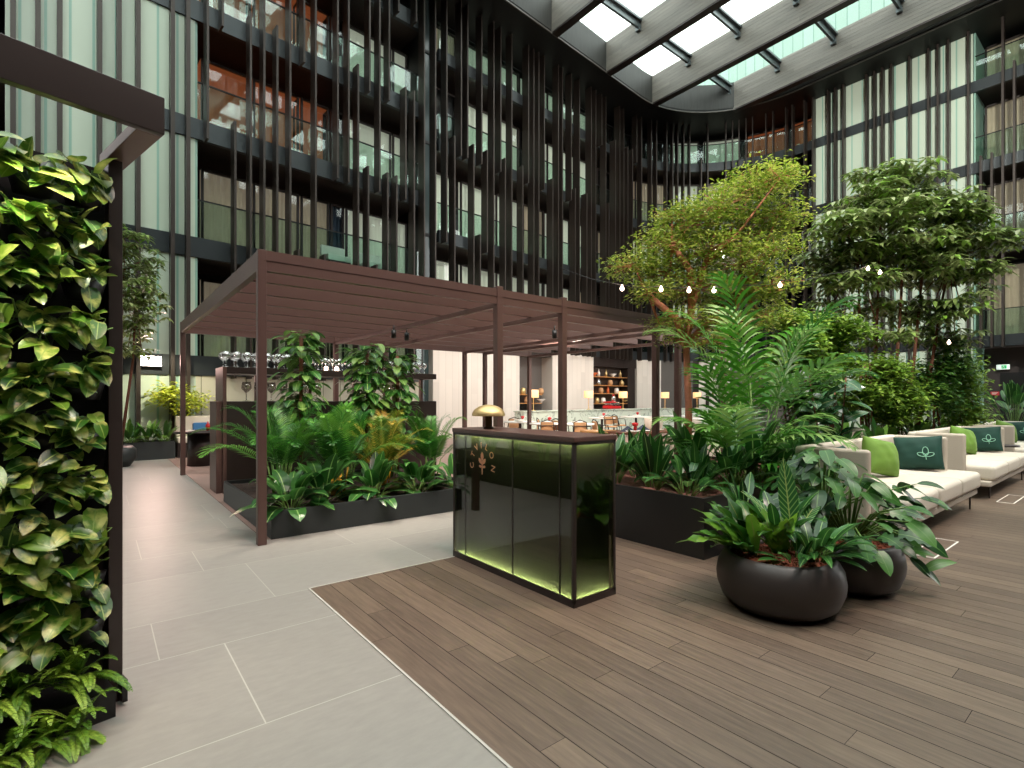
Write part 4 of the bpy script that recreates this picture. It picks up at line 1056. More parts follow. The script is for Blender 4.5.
def tub_chair(name, lab, loc, rz, group, mat='cream', R=.36, H=.74):
    t = thing(name, lab, 'chair', loc, rz, group)
    MB().lathe([(R*.62, .16), (R*.95, .40), (R, H), (R-.05, H+.015), (R-.09, H-.02), (R-.12, .44)], 22, (0, 0, 0), 0, PI*1.12, PI*2.88-PI*.999).build('backrest', M[mat], t) if False else MB().lathe([(R*.75, .14), (R*.95, .40), (R, H-.03), (R-.03, H), (R-.08, H-.03), (R-.11, .44)], 22, (0, 0, 0), 0, PI*.92, PI*2.08).build('backrest', M[mat], t)
    MB().lathe([(0, .16), (R*.74, .14), (R*.9, .38), (R*.86, .45), (0, .47)], 24).build('seat', M[mat], t)
    for a in (.8, 2.35, 3.93, 5.5):
        MB().tube([(R*.5*math.cos(a), R*.5*math.sin(a), .16), (R*.66*math.cos(a), R*.66*math.sin(a), 0)], [.016, .011], 6).build('leg', M['bronze_d'], t)
    return t
tub_chair('tub_chair', 'cream tub chair half hidden behind the end of the bar unit', (2.62, 12.55, 0), PI*.4, None)
t = thing('tall_planter', 'tall narrow dark planter with lime flowers by the far left wall', 'planter', (.12, 15.25, 0))
MB().box((-.17, -.17, 0), (.17, .17, 1.12)).build('box', M['greyp'], t, bevel=.006)
MB().box((-.15, -.15, 1.1), (.15, .15, 1.125)).build('soil', M['soil'], t)
rosette('lime_plant', 'small lime yellow plant in the tall narrow planter', 'plant', (.12, 15.25, 1.12), 26, .2, .07, None, 'lime', 'ovate', 121, (10, 85), .5, .5, 3)
b3_ = Vector((2.25, 15.52, 0))
q = MB(); q.box((-.75, -.08, 0), (2.6, .1, .92)); o = q.build('planter_trough', M['greyp']); o.location = b3_; tag(o, 'narrow planter trough between the far bench and the wall', 'planter')
clumps_tree('lime_shrub', 'bright lime yellow shrub lit up behind the far bench', 'shrub', (1.6, 15.52, .9), [[(1.6, 15.52, .85), (1.5, 15.5, 1.1)]], [((1.25, 15.4, 1.5), (.32, .2, .24)), ((1.65, 15.42, 1.35), (.45, .2, .3)), ((1.45, 15.4, 1.6), (.35, .2, .2)), ((1.95, 15.42, 1.4), (.3, .2, .2))], 1100, .13, .055, 'lime', 'gstem', 131, None, 'lance', 3, (.012, .008), 5, .005, .4)
for k, (x, lab) in enumerate(((.6, 'dark leafy plant at the left of the grey planter box by the bench'), (.95, 'dark leafy plant in the middle of the grey planter box by the bench'), (1.25, 'dark leafy plant at the right of the grey planter box by the bench'))):
    rosette('leafy_plant', lab, 'plant', (x, 15.02, .37), 22, .42, .12, 'plants in the grey planter box', 'dkleaf', 'ovate', 141+k, (20, 85), .35, .5, 5)
o = rosette('flowering_plant', 'white flowering plant at the right of the far bench', 'plant', (3.05, 15.5, .92), 24, .26, .09, None, 'dkleaf', 'ovate', 146, (15, 85), .4, .5, 4)
t = thing('round_pot', 'dark round pot at the foot of the far left tree', 'pot', (.38, 13.7, 0))
MB().lathe([(0, 0), (.16, 0), (.28, .18), (.27, .36), (.2, .44), (.18, .42), (0, .40)], 24).build('pot', M['greyp'], t); MB().disc(.18, .405, 16).build('soil', M['soil'], t)
bt = Vector((.38, 13.7, .4))
clumps_tree('umbrella_tree', 'umbrella tree with dark drooping leaves behind the green wall post', 'tree', bt, [[bt, at(121, 380, 10.9), at(122, 320, 10.9), at(124, 270, 10.9)], [bt, at(133, 360, 10.9), at(136, 300, 10.9)]],
            px_clumps([(125, 240, 22, 16, 10.9), (140, 262, 20, 18, 10.9), (132, 285, 24, 16, 10.9), (146, 290, 18, 14, 10.9), (128, 310, 24, 16, 10.9), (150, 310, 16, 12, 10.9), (136, 330, 18, 12, 10.9), (128, 348, 14, 8, 10.9), (142, 352, 12, 5, 10.9), (108, 280, 25, 30, 10.9)], .3, 8), 330*7, .2, .065, 'schef', 'stem', 151, True, 'lance', 3, (.03, .015), 7, .008, .55)
# plants of the planter behind the green wall (they show as reflections in the desk)
for k in range(5):
    areca((-.55, 4.75+.7*k, .44), 'palm in the long planter behind the green wall, %s from its near end' % ('first', 'second', 'third', 'fourth', 'fifth')[k], 9, .62, 'palms behind the green wall', seed=160+k, ll=.2)
# floodlight on the fascia
s_ = s_at(150); p_f = path(s_, .05)
t = thing('floodlight', 'bright square floodlight on the dark fascia of the left wall', 'floodlight', (p_f[0], p_f[1], 2.36), ANG)
MB().box((-.24, -.1, -.15), (.24, .0, .15)).build('housing', M['black'], t, bevel=.01)
MB().box((-.21, -.108, -.12), (.21, -.1, .12)).build('lens', M['flood'], t)
MB().box((-.02, 0, -.05), (.02, .19, .05)).build('bracket', M['black'], t)

# ================================================================== SOFAS AND CUSHIONS
def sofa(x0, lab):
    t = thing('sofa', lab, 'sofa', (x0, 1.47, 0), 0, 'cream sofas along the planting')
    W = 2.95
    MB().box((.02, .03, .19), (W+.12, .98, .265)).build('base', M['fabric_g'], t, bevel=.015, seg=2)
    for a, b in ((.10, 1.14), (1.14, 2.14), (2.14, W+.18)):
        MB().box((a+.003, .0, .262), (b-.003, .88, .475)).build('seat_cushion', M['fabric'], t, bevel=.055, seg=4)
    MB().box((0, .86, .2), (W, .98, .915)).build('backrest', M['fabric'], t, bevel=.035, seg=4)
    MB().box((0, .30, .2), (.1, .9, .915)).build('armrest', M['fabric_g'], t, bevel=.035, seg=4)
    MB().box((W-.1, .30, .2), (W, .9, .915)).build('armrest', M['fabric_g'], t, bevel=.035, seg=4)
    for x, y in ((.25, .08), (W-.02, .08), (.25, .9), (W-.02, .9)): MB().tube([(x, y, .2), (x, y, 0)], [.011, .009], 8).build('leg', M['bronze_d'], t)
    return t
SX = (5.78, 9.65, 13.52)
for x0, lab in zip(SX, ('nearest cream sofa, half behind the trailing plants of the rear bowl', 'second cream sofa along the planting, just beyond the nearest one', 'third cream sofa, cut off by the right picture edge')): sofa(x0, lab)
def pillow(name, lab, W, H, T, mat, loc, rx, rz, group, emblem=False, ry=0):
    n = 12; mb = MB(); ids = {}
    for sd in (1, -1):
        for i in range(n+1):
            for j in range(n+1):
                u, v = -1+2*i/n, -1+2*j/n
                th = (1-abs(u)**2.6)**.6*(1-abs(v)**2.6)**.6
                pin = 1-.07*(1-abs(u)**2)*abs(v)**6; pin2 = 1-.07*(1-abs(v)**2)*abs(u)**6
                x = u*W/2*pin2; z = v*H/2*pin
                wr_ = .006*math.sin(9*u+5*v)*th+.005*math.sin(14*v-3*u)*th
                if sd < 0 and (i in (0, n) or j in (0, n)): ids[(sd, i, j)] = ids[(1, i, j)]; continue
                ids[(sd, i, j)] = len(mb.v); mb.v.append((x, -sd*(T/2*th+wr_), z))
        for i in range(n):
            for j in range(n):
                q = [ids[(sd, i, j)], ids[(sd, i+1, j)], ids[(sd, i+1, j+1)], ids[(sd, i, j+1)]]
                mb.idx(q if sd > 0 else q[::-1])
    o = mb.build(name, M[mat], None, loc, 0, sub=1); o.rotation_euler = (rx, ry, rz); tag(o, lab, 'cushion', group)
    if emblem:
        e = MB()
        def yy(x, z):
            u, v = x/(W/2), z/(H/2); return -(T/2*((1-abs(u)**2.6)**.6*(1-abs(v)**2.6)**.6))-.008
        for a, L in ((90, .115), (20, .09), (160, .09)):
            a = math.radians(a); pts = []
            for k in range(17):
                w = 2*PI*k/16; r_ = L*.5*(1-math.cos(w)); q_ = math.sin(w)*L*.26
                x = .09+r_*math.cos(a)-q_*math.sin(a); z = -.06+r_*math.sin(a)+q_*math.cos(a)
                pts.append((x, yy(x, z), z))
            e.tube(pts, .0045, 5, cap=False)
        e.tube([(.09, yy(.09, -.06), -.06), (.092, yy(.09, -.11), -.11)], .004, 5)
        e.build('emblem', M['mint'], o)
    return o
for i, (x0, wh) in enumerate(zip(SX, ('nearest', 'second', 'third'))):
    pillow('cushion', 'dark green velvet cushion with mint flower emblem against the right arm of the %s sofa' % wh, .56, .48, .22, 'velvet', (x0+2.70, 2.03, .70), -.28, -PI/2+.12, 'dark green cushions', True, -.09)
    pillow('cushion', 'lime green velvet cushion leaning on the back of the %s sofa' % wh, .52, .48, .24, 'velvet_l', (x0+(1.62 if i == 0 else 1.9), 2.14, .71), -.3, -.4, 'lime green cushions', False, .2)
pillow('cushion', 'dark cushion corner peeping behind the left arm of the nearest sofa', .45, .42, .15, 'velvet', (SX[0]+.62, 2.2, .70), -.25, .1, 'dark green cushions')
t = thing('side_table', 'small dark round table between the second and third sofas', 'side table', (13.15, 1.9, 0))
MB().lathe([(0, .54), (.26, .54), (.265, .555), (.26, .57), (0, .57)], 24).build('tabletop', M['bronze_d'], t); MB().tube([(0, 0, .54), (0, 0, .02)], .02, 8).build('stem', M['bronze_d'], t); MB().lathe([(0, 0), (.16, 0), (.16, .015), (0, .02)], 20).build('base', M['bronze_d'], t)

# ================================================================== TREES AND HEDGE BEHIND THE SOFAS
hp = thing('planter_trough', 'long dark planter trough behind the cream sofas', 'planter', (7.6, 2.75, 0))
mb = MB(); mb.box((0, 0, 0), (8.6, 1.1, .45)); mb.build('box', M['blackp'], hp)
mb = MB(); mb.box((.03, .03, .45), (8.57, 1.07, .47)); mb.build('soil', M['soil'], hp)
def trees_right():
    b = Vector((10.3, 3.25, .45))
    tk = []
    for (u0, u1, v1) in ((862, 858, 250), (872, 880, 225), (890, 905, 215), (905, 925, 240), (918, 950, 260)):
        d = 9.9; p0 = at(u0, 425, d); tk.append([p0, at((u0*.6+u1*.4), 370, d), at((u0*.3+u1*.7), 310, d), at(u1, v1, d)])
    cl = px_clumps([(890, 172, 28, 12, 9.9), (905, 190, 26, 12, 9.9), (868, 195, 22, 14, 9.9), (880, 215, 34, 14, 9.9), (842, 222, 24, 14, 9.9), (915, 215, 30, 14, 9.9), (945, 200, 22, 10, 9.9), (950, 222, 26, 16, 9.9), (970, 212, 16, 8, 9.9), (985, 238, 22, 10, 9.9), (1000, 236, 12, 6, 9.9), (960, 248, 34, 14, 9.9),
                   (925, 245, 36, 14, 9.9), (885, 245, 38, 16, 9.9), (845, 250, 28, 16, 9.9), (828, 270, 18, 14, 9.9), (855, 278, 26, 12, 9.9), (900, 270, 34, 12, 9.9), (940, 275, 34, 12, 9.9), (975, 270, 18, 12, 9.9), (835, 300, 16, 14, 9.9), (875, 305, 16, 10, 9.9), (905, 310, 22, 16, 9.9), (935, 310, 20, 12, 9.9), (960, 302, 16, 14, 9.9), (985, 288, 10, 6, 9.9), (920, 335, 20, 10, 9.9), (955, 335, 14, 12, 9.9), (840, 328, 16, 10, 9.9), (880, 335, 20, 8, 9.9)], .45, 6, 1.5)
    clumps_tree('umbrella_tree', 'big many-stemmed umbrella tree with drooping grey-green leaves behind the sofas', 'tree', b, tk, cl, 1500*7, .235, .072, 'schef', 'stem', 201, True, 'lance', 3, (.035, .018), 7, .01, .6)
trees_right()
q = random.Random(77)
HB_ = [((806, 398, 22, 34), 'dark leafy shrub behind the rubber plant', 8.0, 'dkleaf'), ((790, 340, 24, 22), 'light green shrub behind the big kentia palm', 8.2, 'shrub'), ((832, 350, 30, 26), 'light green shrub below the left edge of the big umbrella tree', 8.8, 'shrub'), ((868, 375, 30, 28), 'shrub behind the lime cushion of the nearest sofa', 9.2, 'shrub'),
       ((905, 385, 28, 30), 'shrub behind the dark green cushion of the nearest sofa', 9.6, 'shrub'), ((938, 375, 26, 34), 'shrub behind the gap between the first two sofas', 10.0, 'dkleaf'), ((962, 385, 18, 40), 'narrow shrub at the right end of the hedge beside the dark doorway', 10.6, 'shrub')]
for k, ((u, v, ru, rv), lab, d, mat) in enumerate(HB_):
    b = at(u, 400, d); b.z = .45
    cl = [((at(u+q.uniform(-.7, .7)*ru, v+q.uniform(-1.0, 1.15)*rv, d+q.uniform(-.3, .3))), (ru*.5*d/F, ru*.5*d/F, rv*.42*d/F)) for _ in range(9)]
    tk = [[b+Vector((q.uniform(-.2, .2), q.uniform(-.1, .1), 0)), at(u+q.uniform(-8, 8), 400, d), at(u+q.uniform(-14, 14), v-rv*.4, d)] for _ in range(3)]
    clumps_tree('shrub', lab, 'shrub', b, tk, cl, 4200, .115, .05, mat, 'stem', 210+k, None, 'lance', 3, (.018, .01), 5, .006, .4, .5, 'hedge shrubs behind the sofas')
# low fill plants at the foot of the hedge
for k in range(8):
    x = 8.0+k*1.05
    rosette('leafy_plant', 'low leafy plant at the foot of the hedge behind the sofas', 'plant', (x, 2.95+.15*(k % 2), .46), 26, .42, .12, 'low plants at the foot of the hedge', 'dkleaf', 'ovate', 230+k, (15, 85), .5, .4, 4)
# potted plant at the right edge
p = at(1014, 400, 13.5)
t = thing('plant_pot', 'dark pot of the leafy plant at the right picture edge by the doorway', 'pot', (p.x, p.y, 0)); MB().lathe([(0, 0), (.25, 0), (.32, .55), (.3, .6), (.26, .58), (0, .55)], 20).build('pot', M['blackp'], t)
rosette('leafy_plant', 'big-leaved pot plant at the right picture edge in front of the dark doorway', 'plant', (p.x, p.y, .56), 46, .42, .2, None, 'broad', 'ovate', 240, (10, 88), 1.6, .5, 5, tall=1.5)

# ================================================================== GROUND FLOOR, RIGHT: dark doorway with signs
s0, s1 = SR1+.3, SR1+3.6
mb = MB(); band(mb, s0, SEND, 0, LB[0]-HB, -1.25, -1.15); struct(mb.build('wall_recess', plain('doorway_wall', c(58, 48, 46), .6)))
mb = MB(); band(mb, s0+.5, s0+2.1, 0, 2.5, -1.15, -1.09); d_ = struct(mb.build('door_1', M['black']))
mb = MB(); band(mb, s0+.55, s0+2.05, 1.02, 1.06, -1.09, -1.03); mb.build('push_bar', M['steel'], d_)
def sign(name, lab, u, v, w, h, mats, off=-.9):
    s = s_at(u, off); p = path(s, off); d = FX*p[0]+FY*p[1]; z = CAMH+(HOR-v)/F*d
    t = thing(name, lab, 'sign', (p[0], p[1], z), -PI/2); return t
t = sign('exit_sign', 'lit green and white exit sign with running figure above the dark doorway', 1003, 367, .3, .15, None, -1.0)
MB().box((-.2, .0, -.1), (.2, .05, .1)).build('housing', M['white'], t); MB().box((-.19, -.006, -.09), (.19, .0, .09)).build('face', M['exit'], t)
mb = MB(); mb.box((-.05, -.01, -.07), (.11, -.006, .07)); mb.build('pictogram', M['exitg'], t)
mb = MB(); mb.lathe([(0, 0), (.014, .0), (.014, .004), (0, .004)], 10); 
mb.tube([(.02, -.013, .045), (.01, -.013, .0), (-.02, -.013, -.02), (-.03, -.013, -.055)], .008, 5); mb.tube([(.01, -.013, .0), (.04, -.013, -.025), (.03, -.013, -.06)], .008, 5); mb.tube([(-.02, -.013, .02), (.015, -.013, .03), (.045, -.013, .015)], .006, 5)
mb.build('running_figure', M['white'], t)
MB().tube([(0, .02, .1), (0, .02, .25)], .01, 6).build('bracket', M['black'], t)
t = sign('door_sign', 'small red sign on the dark doorway', 995, 393.5, .2, .13, None, -1.07)
MB().box((-.13, -.012, -.075), (.13, .0, .075)).build('plate', M['redsign'], t)
mb = MB()
for k, z in enumerate((.03, -.005, -.035)): mb.box((-.09, -.016, z), (.09-.03*k, -.012, z+.014))
mb.build('lettering', M['white'], t)

# ================================================================== RESTAURANT AT THE BACK
# ground-floor wall of the long facade (white stone strips, dark niches)
ZG = LB[0]-HB
SW = lambda u: s_at(u, .06)
secs = [(433, 519.5, 'stone'), (519.5, 552.5, 'niche'), (552.5, 593.5, 'stone'), (593.5, 637, 'niche'), (637, 661, 'stone'), (661, 693, 'greypanel'), (693, 699, 'darkpanel'), (699, 730, 'stone'), (730, 812, 'greypanel')]
mb = MB()
for a, b, m in secs:
    if m == 'stone': band(mb, SW(a), SW(b), 0, ZG, -.7, .06)
    if m == 'niche':
        strip(mb, SW(a), SW(b), 0, ZG, -.6, 1); band(mb, SW(a), SW(b), 3.3 if a < 560 else 3.05, ZG, -.6, .0, 2); band(mb, SW(a), SW(b), 0, .95, -.6, .02, 2)
    if m == 'greypanel': band(mb, SW(a), SW(b), 0, ZG, -.7, .04, 1)
    if m == 'darkpanel': band(mb, SW(a), SW(b), 0, ZG, -.7, .02, 2)
struct(mb.build('wall_restaurant', [M['stone'], M['nichegrey'], M['bronze_d']]))
mb = MB(); band(mb, SW(705.5), SW(709), 0, 2.9, .06, .12); band(mb, SW(718), SW(722), 0, 2.9, .06, .12); band(mb, SW(705.5), SW(722), 2.75, 2.9, .06, .12); struct(mb.build('door_2', M['bronze_d']))
def zat(u, v, off):
    p = path(s_at(u, off), off); d = FX*p[0]+FY*p[1]; return CAMH+(HOR-v)/F*d
# niche shelves with their objects
mb = MB()
for z in (1.25, 1.62, 2.06, 2.52): pass
sh2 = [zat(615, v, -.2) for v in (377.3, 385.6, 393.5, 403.3)]
t = thing('wall_shelves', 'four lit timber shelves of bottles in the right dark niche', 'shelves', path(SW(615), -.3)+(0,))
def local_band(t, s0, s1, z0, z1, o0, o1, name, mat):
    mb = MB(); band(mb, s0, s1, z0, z1, o0, o1); L = t.location
    mb.v = [(x-L.x, y-L.y, z-L.z) for x, y, z in mb.v]; return mb.build(name, mat, t)
for z in sh2: local_band(t, SW(594.5), SW(629), z-.03, z, -.58, -.05, 'shelf_board', M['shelfwood'])
local_band(t, SW(629), SW(636), 0, ZG, -.58, -.02, 'side_panel', M['bronze_d'])
t = thing('wall_shelves', 'two lit timber shelves in the left dark niche', 'shelves', path(SW(536), -.3)+(0,))
for v in (394.5, 403): local_band(t, SW(521), SW(544), zat(535, v, -.2)-.03, zat(535, v, -.2), -.58, -.05, 'shelf_board', M['shelfwood'])
q = random.Random(31)
shapes = {'vase': [(0, 0), (.08, 0), (.13, .1), (.11, .2), (.04, .27), (.05, .32), (0, .3)], 'bottle': [(0, 0), (.07, 0), (.07, .2), (.025, .28), (.025, .38), (0, .38)], 'bowl': [(0, 0), (.05, 0), (.05, .06), (.2, .16), (.19, .17), (0, .08)], 'jar': [(0, 0), (.1, 0), (.13, .12), (.1, .26), (.06, .28), (0, .29)]}
itm = [(594.5, 0, 'bowl', 'orange', 'orange bowl at the left of the top niche shelf'), (598.7, 0, 'bottle', 'white', 'white bottle on the top niche shelf'), (606, 0, 'bottle', 'gold', 'amber bottle in the middle of the top niche shelf'), (613, 0, 'bowl', 'white', 'pale footed bowl on the top niche shelf'), (620.3, 0, 'bottle', 'gold', 'amber bottle at the right of the top niche shelf'),
       (598.5, 1, 'vase', 'steel', 'silver vase on the second niche shelf'), (610.3, 1, 'jar', 'rattan', 'round tan jar on the second niche shelf'), (621.7, 1, 'vase', 'gold', 'golden vase on the second niche shelf'),
       (601, 2, 'jar', 'rattan', 'tan jar at the left of the third niche shelf'), (608, 2, 'bottle', 'orange', 'orange bottle on the third niche shelf'), (616.5, 2, 'jar', 'white', 'white jar on the third niche shelf'),
       (597, 3, 'jar', 'gold', 'golden jar at the left of the bottom niche shelf'), (603.3, 3, 'jar', 'white', 'white jar on the bottom niche shelf'), (626, 3, 'bowl', 'gold', 'golden bowl at the right of the bottom niche shelf')]
for u, k, shp, m, lab in itm:
    p = path(s_at(u, -.22), -.22); o = MB().lathe(shapes[shp], 14).build(shp, M[m], None, (p[0], p[1], sh2[k]+.001)); tag(o, lab, shp)
for (u, v, lab, m) in ((523, 394.5, 'amber jar at the left of the upper shelf in the left niche', 'gold'), (541, 394.5, 'tan jar on the upper shelf in the left niche', 'rattan'), (527, 403, 'tan jar at the left of the lower shelf in the left niche', 'rattan'), (541, 403, 'white bowl on the lower shelf in the left niche', 'white')):
    p = path(s_at(u, -.22), -.22); shp = 'bowl' if 'bowl' in lab else 'jar'; o = MB().lathe(shapes[shp], 14).build(shp, M[m], None, (p[0], p[1], zat(535, v, -.2)+.001)); tag(o, lab, shp)
# marble-fronted bar counter
CO = 1.9
t = thing('marble_counter', 'long green-veined marble counter along the back of the restaurant', 'counter', path(s_at(620, CO), CO)+(0,))
zc = zat(600, 409.5, CO)
local_band(t, s_at(524, CO), s_at(742, CO), 0, zc-.04, CO-.5, CO, 'front', M['marble']); local_band(t, s_at(523.5, CO), s_at(743, CO), zc-.04, zc, CO-.55, CO+.03, 'worktop', M['marble'])
def counter_lamp(u, lab, v=389):
    s = s_at(u, CO-.25); p = path(s, CO-.25); t = thing('table_lamp', lab, 'lamp', (p[0], p[1], zc), 0, 'lit lamps along the counter')
    MB().lathe([(0, 0), (.09, 0), (.09, .02), (.014, .03), (.012, .56), (0, .56)], 14).build('stand', M['gold'], t)
    MB().lathe([(.2, .50), (.2, .80), (.19, .80), (.19, .50)], 20).build('shade', M['shade'], t)
    MB().lathe([(0, .56), (.05, .60), (.05, .68), (0, .72)], 10).build('bulb', M['bulb'], t)
for u, lab in ((533.5, 'lit lamp in front of the left dark niche'), (588.6, 'lit lamp on the counter left of the bottle niche'), (623, 'lit lamp on the counter beside the red coffee machine'), (665, 'lit lamp on the counter between the right pair of pergola posts'), (697, 'lit lamp at the right end of the counter beside the tree trunk')):
    counter_lamp(u, lab)
s = s_at(612, CO-.28); p = path(s, CO-.28); d_ = FX*p[0]+FY*p[1]; sc = d_/F
t = thing('coffee_machine', 'red and chrome espresso machine on the marble counter', 'coffee machine', (p[0], p[1], zc), math.atan2(path(s+.1)[1]-path(s)[1], path(s+.1)[0]-path(s)[0]))
MB().box((-.42, -.22, .02), (.42, .22, .16)).build('body', M['red'], t, bevel=.03); MB().box((-.3, -.18, .16), (.36, .18, .30)).build('boiler_housing', M['steel'], t, bevel=.04); MB().box((-.4, -.2, .28), (.05, .2, .34)).build('cup_tray', M['red'], t, bevel=.02)
MB().lathe([(0, .30), (.09, .30), (.09, .52), (.05, .58), (0, .60)], 16, (.12, 0, 0)).build('dome', M['steel'], t); MB().lathe([(0, .58), (.05, .58), (.06, .64), (0, .66)], 12, (.12, 0, 0)).build('eagle_cap', M['red'], t)
for x in (-.22, .02, .24): MB().tube([(x, -.2, .17), (x, -.34, .15)], .02, 6).build('handle', M['black'], t)
# tables
def table(loc, lab, R, mat='white', name='dining_table', top=.75, group='white restaurant tables'):
    t = thing(name, lab, 'table', loc, 0, group)
    MB().lathe([(0, top-.04), (R, top-.04), (R+.005, top-.02), (R, top), (0, top)], 28).build('tabletop', M[mat], t); MB().tube([(0, 0, .02), (0, 0, top-.04)], .045, 10).build('pedestal', M['bronze_d'], t); MB().lathe([(0, 0), (R*.55, 0), (R*.5, .02), (0, .035)], 20).build('base', M['bronze_d'], t)
    return t
def cane_chair(loc, rz, lab):
    t = thing('cane_chair', lab, 'chair', loc, rz, 'black framed cane chairs')
    MB().lathe([(0, .43), (.21, .43), (.22, .45), (.21, .47), (0, .475)], 18).build('seat', M['rattan'], t)
    pts = [(.24*math.cos(a), .24*math.sin(a), .70) for a in [PI*-.05+PI*1.1*k/12 for k in range(13)]]
    MB().tube([(pts[0][0], pts[0][1]-.05, .45)]+pts+[(pts[-1][0], pts[-1][1]-.05, .45)], .014, 6).build('arm_hoop', M['black'], t)
    MB().tube([(-.18, .16, .47), (-.17, .25, .80), (0, .28, .86), (.17, .25, .80), (.18, .16, .47)], .014, 6).build('back_hoop', M['black'], t)
    mb = MB(); mb.box((-.165, .235, .52), (.165, .25, .80)); mb.build('backrest', M['rattan'], t)
    for x, y in ((-.16, -.14), (.16, -.14), (-.16, .15), (.16, .15)): MB().tube([(x, y, .44), (x*1.15, y*1.2, 0)], [.015, .011], 6).build('leg', M['black'], t)
    return t
def gpt(u, v, z=.75):
    d = (CAMH-z)*F/(v-HOR); return at(u, v, d).xy.to_3d()*1
T_ = [((520, 421.3), .5, 'white round table left of the rear middle post, below the left niche'), ((547, 423), .5, 'white round table between the two front posts seen above the desk'), ((577, 423.4), .48, 'white round table right of the third front post above the desk'),
      ((602, 417.5), .5, 'white round table in front of the counter below the coffee machine'), ((636, 416.3), .6, 'white round table in front of the counter, right of the coffee machine'), ((676, 415.5), .6, 'white round table between the right pair of posts'), ((710, 418.5), .7, 'white round table behind the tree at the right end of the counter')]
tb = []
for (uv, R, lab) in T_:
    p = gpt(*uv); tb.append(p); table(p, lab, R)
ch = [(0, .85, 1.2, 'cane chair left of the table under the left niche'), (0, .8, -.9, 'cane chair in front of the table under the left niche'), (1, .8, -2.3, 'cane chair in front of the table between the two front posts'), (1, .78, .3, 'cane chair right of the table between the two front posts'), (2, .76, -2.2, 'cane chair left of the table right of the third front post'),
      (2, .78, -.4, 'cane chair right of the table right of the third front post'), (3, .8, -2.0, 'cane chair in front of the table below the coffee machine'), (3, .8, -.3, 'cane chair right of the table below the coffee machine')]
for k, r, a, lab in ch:
    p = tb[k]+Vector((r*math.cos(a), r*math.sin(a), 0)); cane_chair(p, a+PI*1.5+PI, lab)
tub = [(4, .95, -.2, 'cream tub chair behind the table right of the coffee machine'), (4, 1.0, -1.8, 'cream tub chair in front of the table right of the coffee machine'), (5, 1.0, -1.9, 'cream tub chair in front of the table between the right pair of posts'), (6, 1.1, -2.2, 'cream tub chair by the table at the right end of the counter'), (6, 1.1, -.6, 'cream tub chair right of the table at the right end of the counter')]
for k, r, a, lab in tub:
    p = tb[k]+Vector((r*math.cos(a), r*math.sin(a), 0)); tub_chair('tub_chair', lab, p, a-PI/2+PI, 'cream tub chairs')
# nearer wooden table with a cream banquette in front of it
pT = gpt(634, 431.2)
t = thing('wooden_table', 'wooden dining table with napkins just behind the cream banquette right of the desk', 'table', (pT.x, pT.y, 0), 0)
MB().box((-.55, -.4, .71), (1.2, .45, .75)).build('tabletop', M['tabwood'], t, bevel=.006)
for x, y in ((-.45, -.3), (1.1, -.3), (-.45, .36), (1.1, .36)): MB().box((x-.03, y-.03, 0), (x+.03, y+.03, .71)).build('leg', M['tabwood'], t)
t = thing('banquette', 'low cream banquette seat with its back towards the tall planter', 'banquette', (pT.x-.35, pT.y-1.15, 0), 0)
MB().box((0, 0, .08), (1.75, .13, .74)).build('backrest', M['cream'], t, bevel=.04, seg=3); MB().box((0, .13, .1), (1.75, .62, .45)).build('seat', M['cream'], t, bevel=.04, seg=3); MB().box((.05, .05, 0), (1.7, .55, .1)).build('base', M['bronze_d'], t)
t = thing('round_table', 'small round pale wooden table just behind the right end of the desk', 'table', (gpt(600, 430.5).x, gpt(600, 430.5).y, 0))
MB().lathe([(0, .71), (.42, .71), (.425, .73), (.42, .75), (0, .75)], 28).build('tabletop', M['shelfwood'], t); MB().tube([(0, 0, .02), (0, 0, .71)], .06, 10).build('pedestal', M['tabwood'], t); MB().lathe([(0, 0), (.25, 0), (.24, .02), (0, .03)], 20).build('base', M['tabwood'], t)
# small things on the tables
def item(name, lab, p, z, prof, mat, cat=None):
    o = MB().lathe(prof, 12).build(name, M[mat], None, (p.x, p.y, z)); tag(o, lab, cat or name)
item('flower_vase', 'red flowers in a vase on the wooden table behind the banquette', pT+Vector((.1, .05, 0)), .751, [(0, 0), (.03, 0), (.035, .06), (.02, .09), (.06, .11), (.07, .16), (0, .18)], 'red', 'flowers')
for k, (dx, dy, m, lab) in enumerate(((-.2, .0, 'navy', 'folded navy napkin at the left of the wooden table'), (.42, .1, 'navy', 'folded navy napkin at the right of the wooden table'))):
    mb = MB(); mb.face([(-.14, -.1, 0), (.14, -.1, 0), (.0, .0, .12)]); mb.face([(.14, -.1, 0), (.14, .1, 0), (0, 0, .12)]); mb.face([(.14, .1, 0), (-.14, .1, 0), (0, 0, .12)]); mb.face([(-.14, .1, 0), (-.14, -.1, 0), (0, 0, .12)]); mb.face([(-.14, -.1, 0), (.14, -.1, 0), (.14, .1, 0), (-.14, .1, 0)])
    o = mb.build('napkin', M[m], None, (pT.x+dx, pT.y+dy, .751)); tag(o, lab, 'napkin')
for k, (dx, dy, lab) in enumerate(((-.3, -.2, 'white plate at the left of the wooden table'), (.05, -.22, 'white plate in the middle of the wooden table'), (.6, -.15, 'white plate at the right of the wooden table'))):
    item('plate', lab, pT+Vector((dx, dy, 0)), .751, [(0, 0), (.08, 0), (.14, .02), (.14, .026), (0, .012)], 'white')
for k, nm in ((0, 'under the left niche'), (1, 'between the two front posts'), (3, 'below the coffee machine'), (4, 'right of the coffee machine')):
    item('flower_vase', 'red flowers in a small vase on the white table '+nm, tb[k]+Vector((.1, .0, 0)), .751, [(0, 0), (.025, 0), (.03, .05), (.02, .08), (.05, .1), (.06, .15), (0, .17)], 'red', 'flowers')
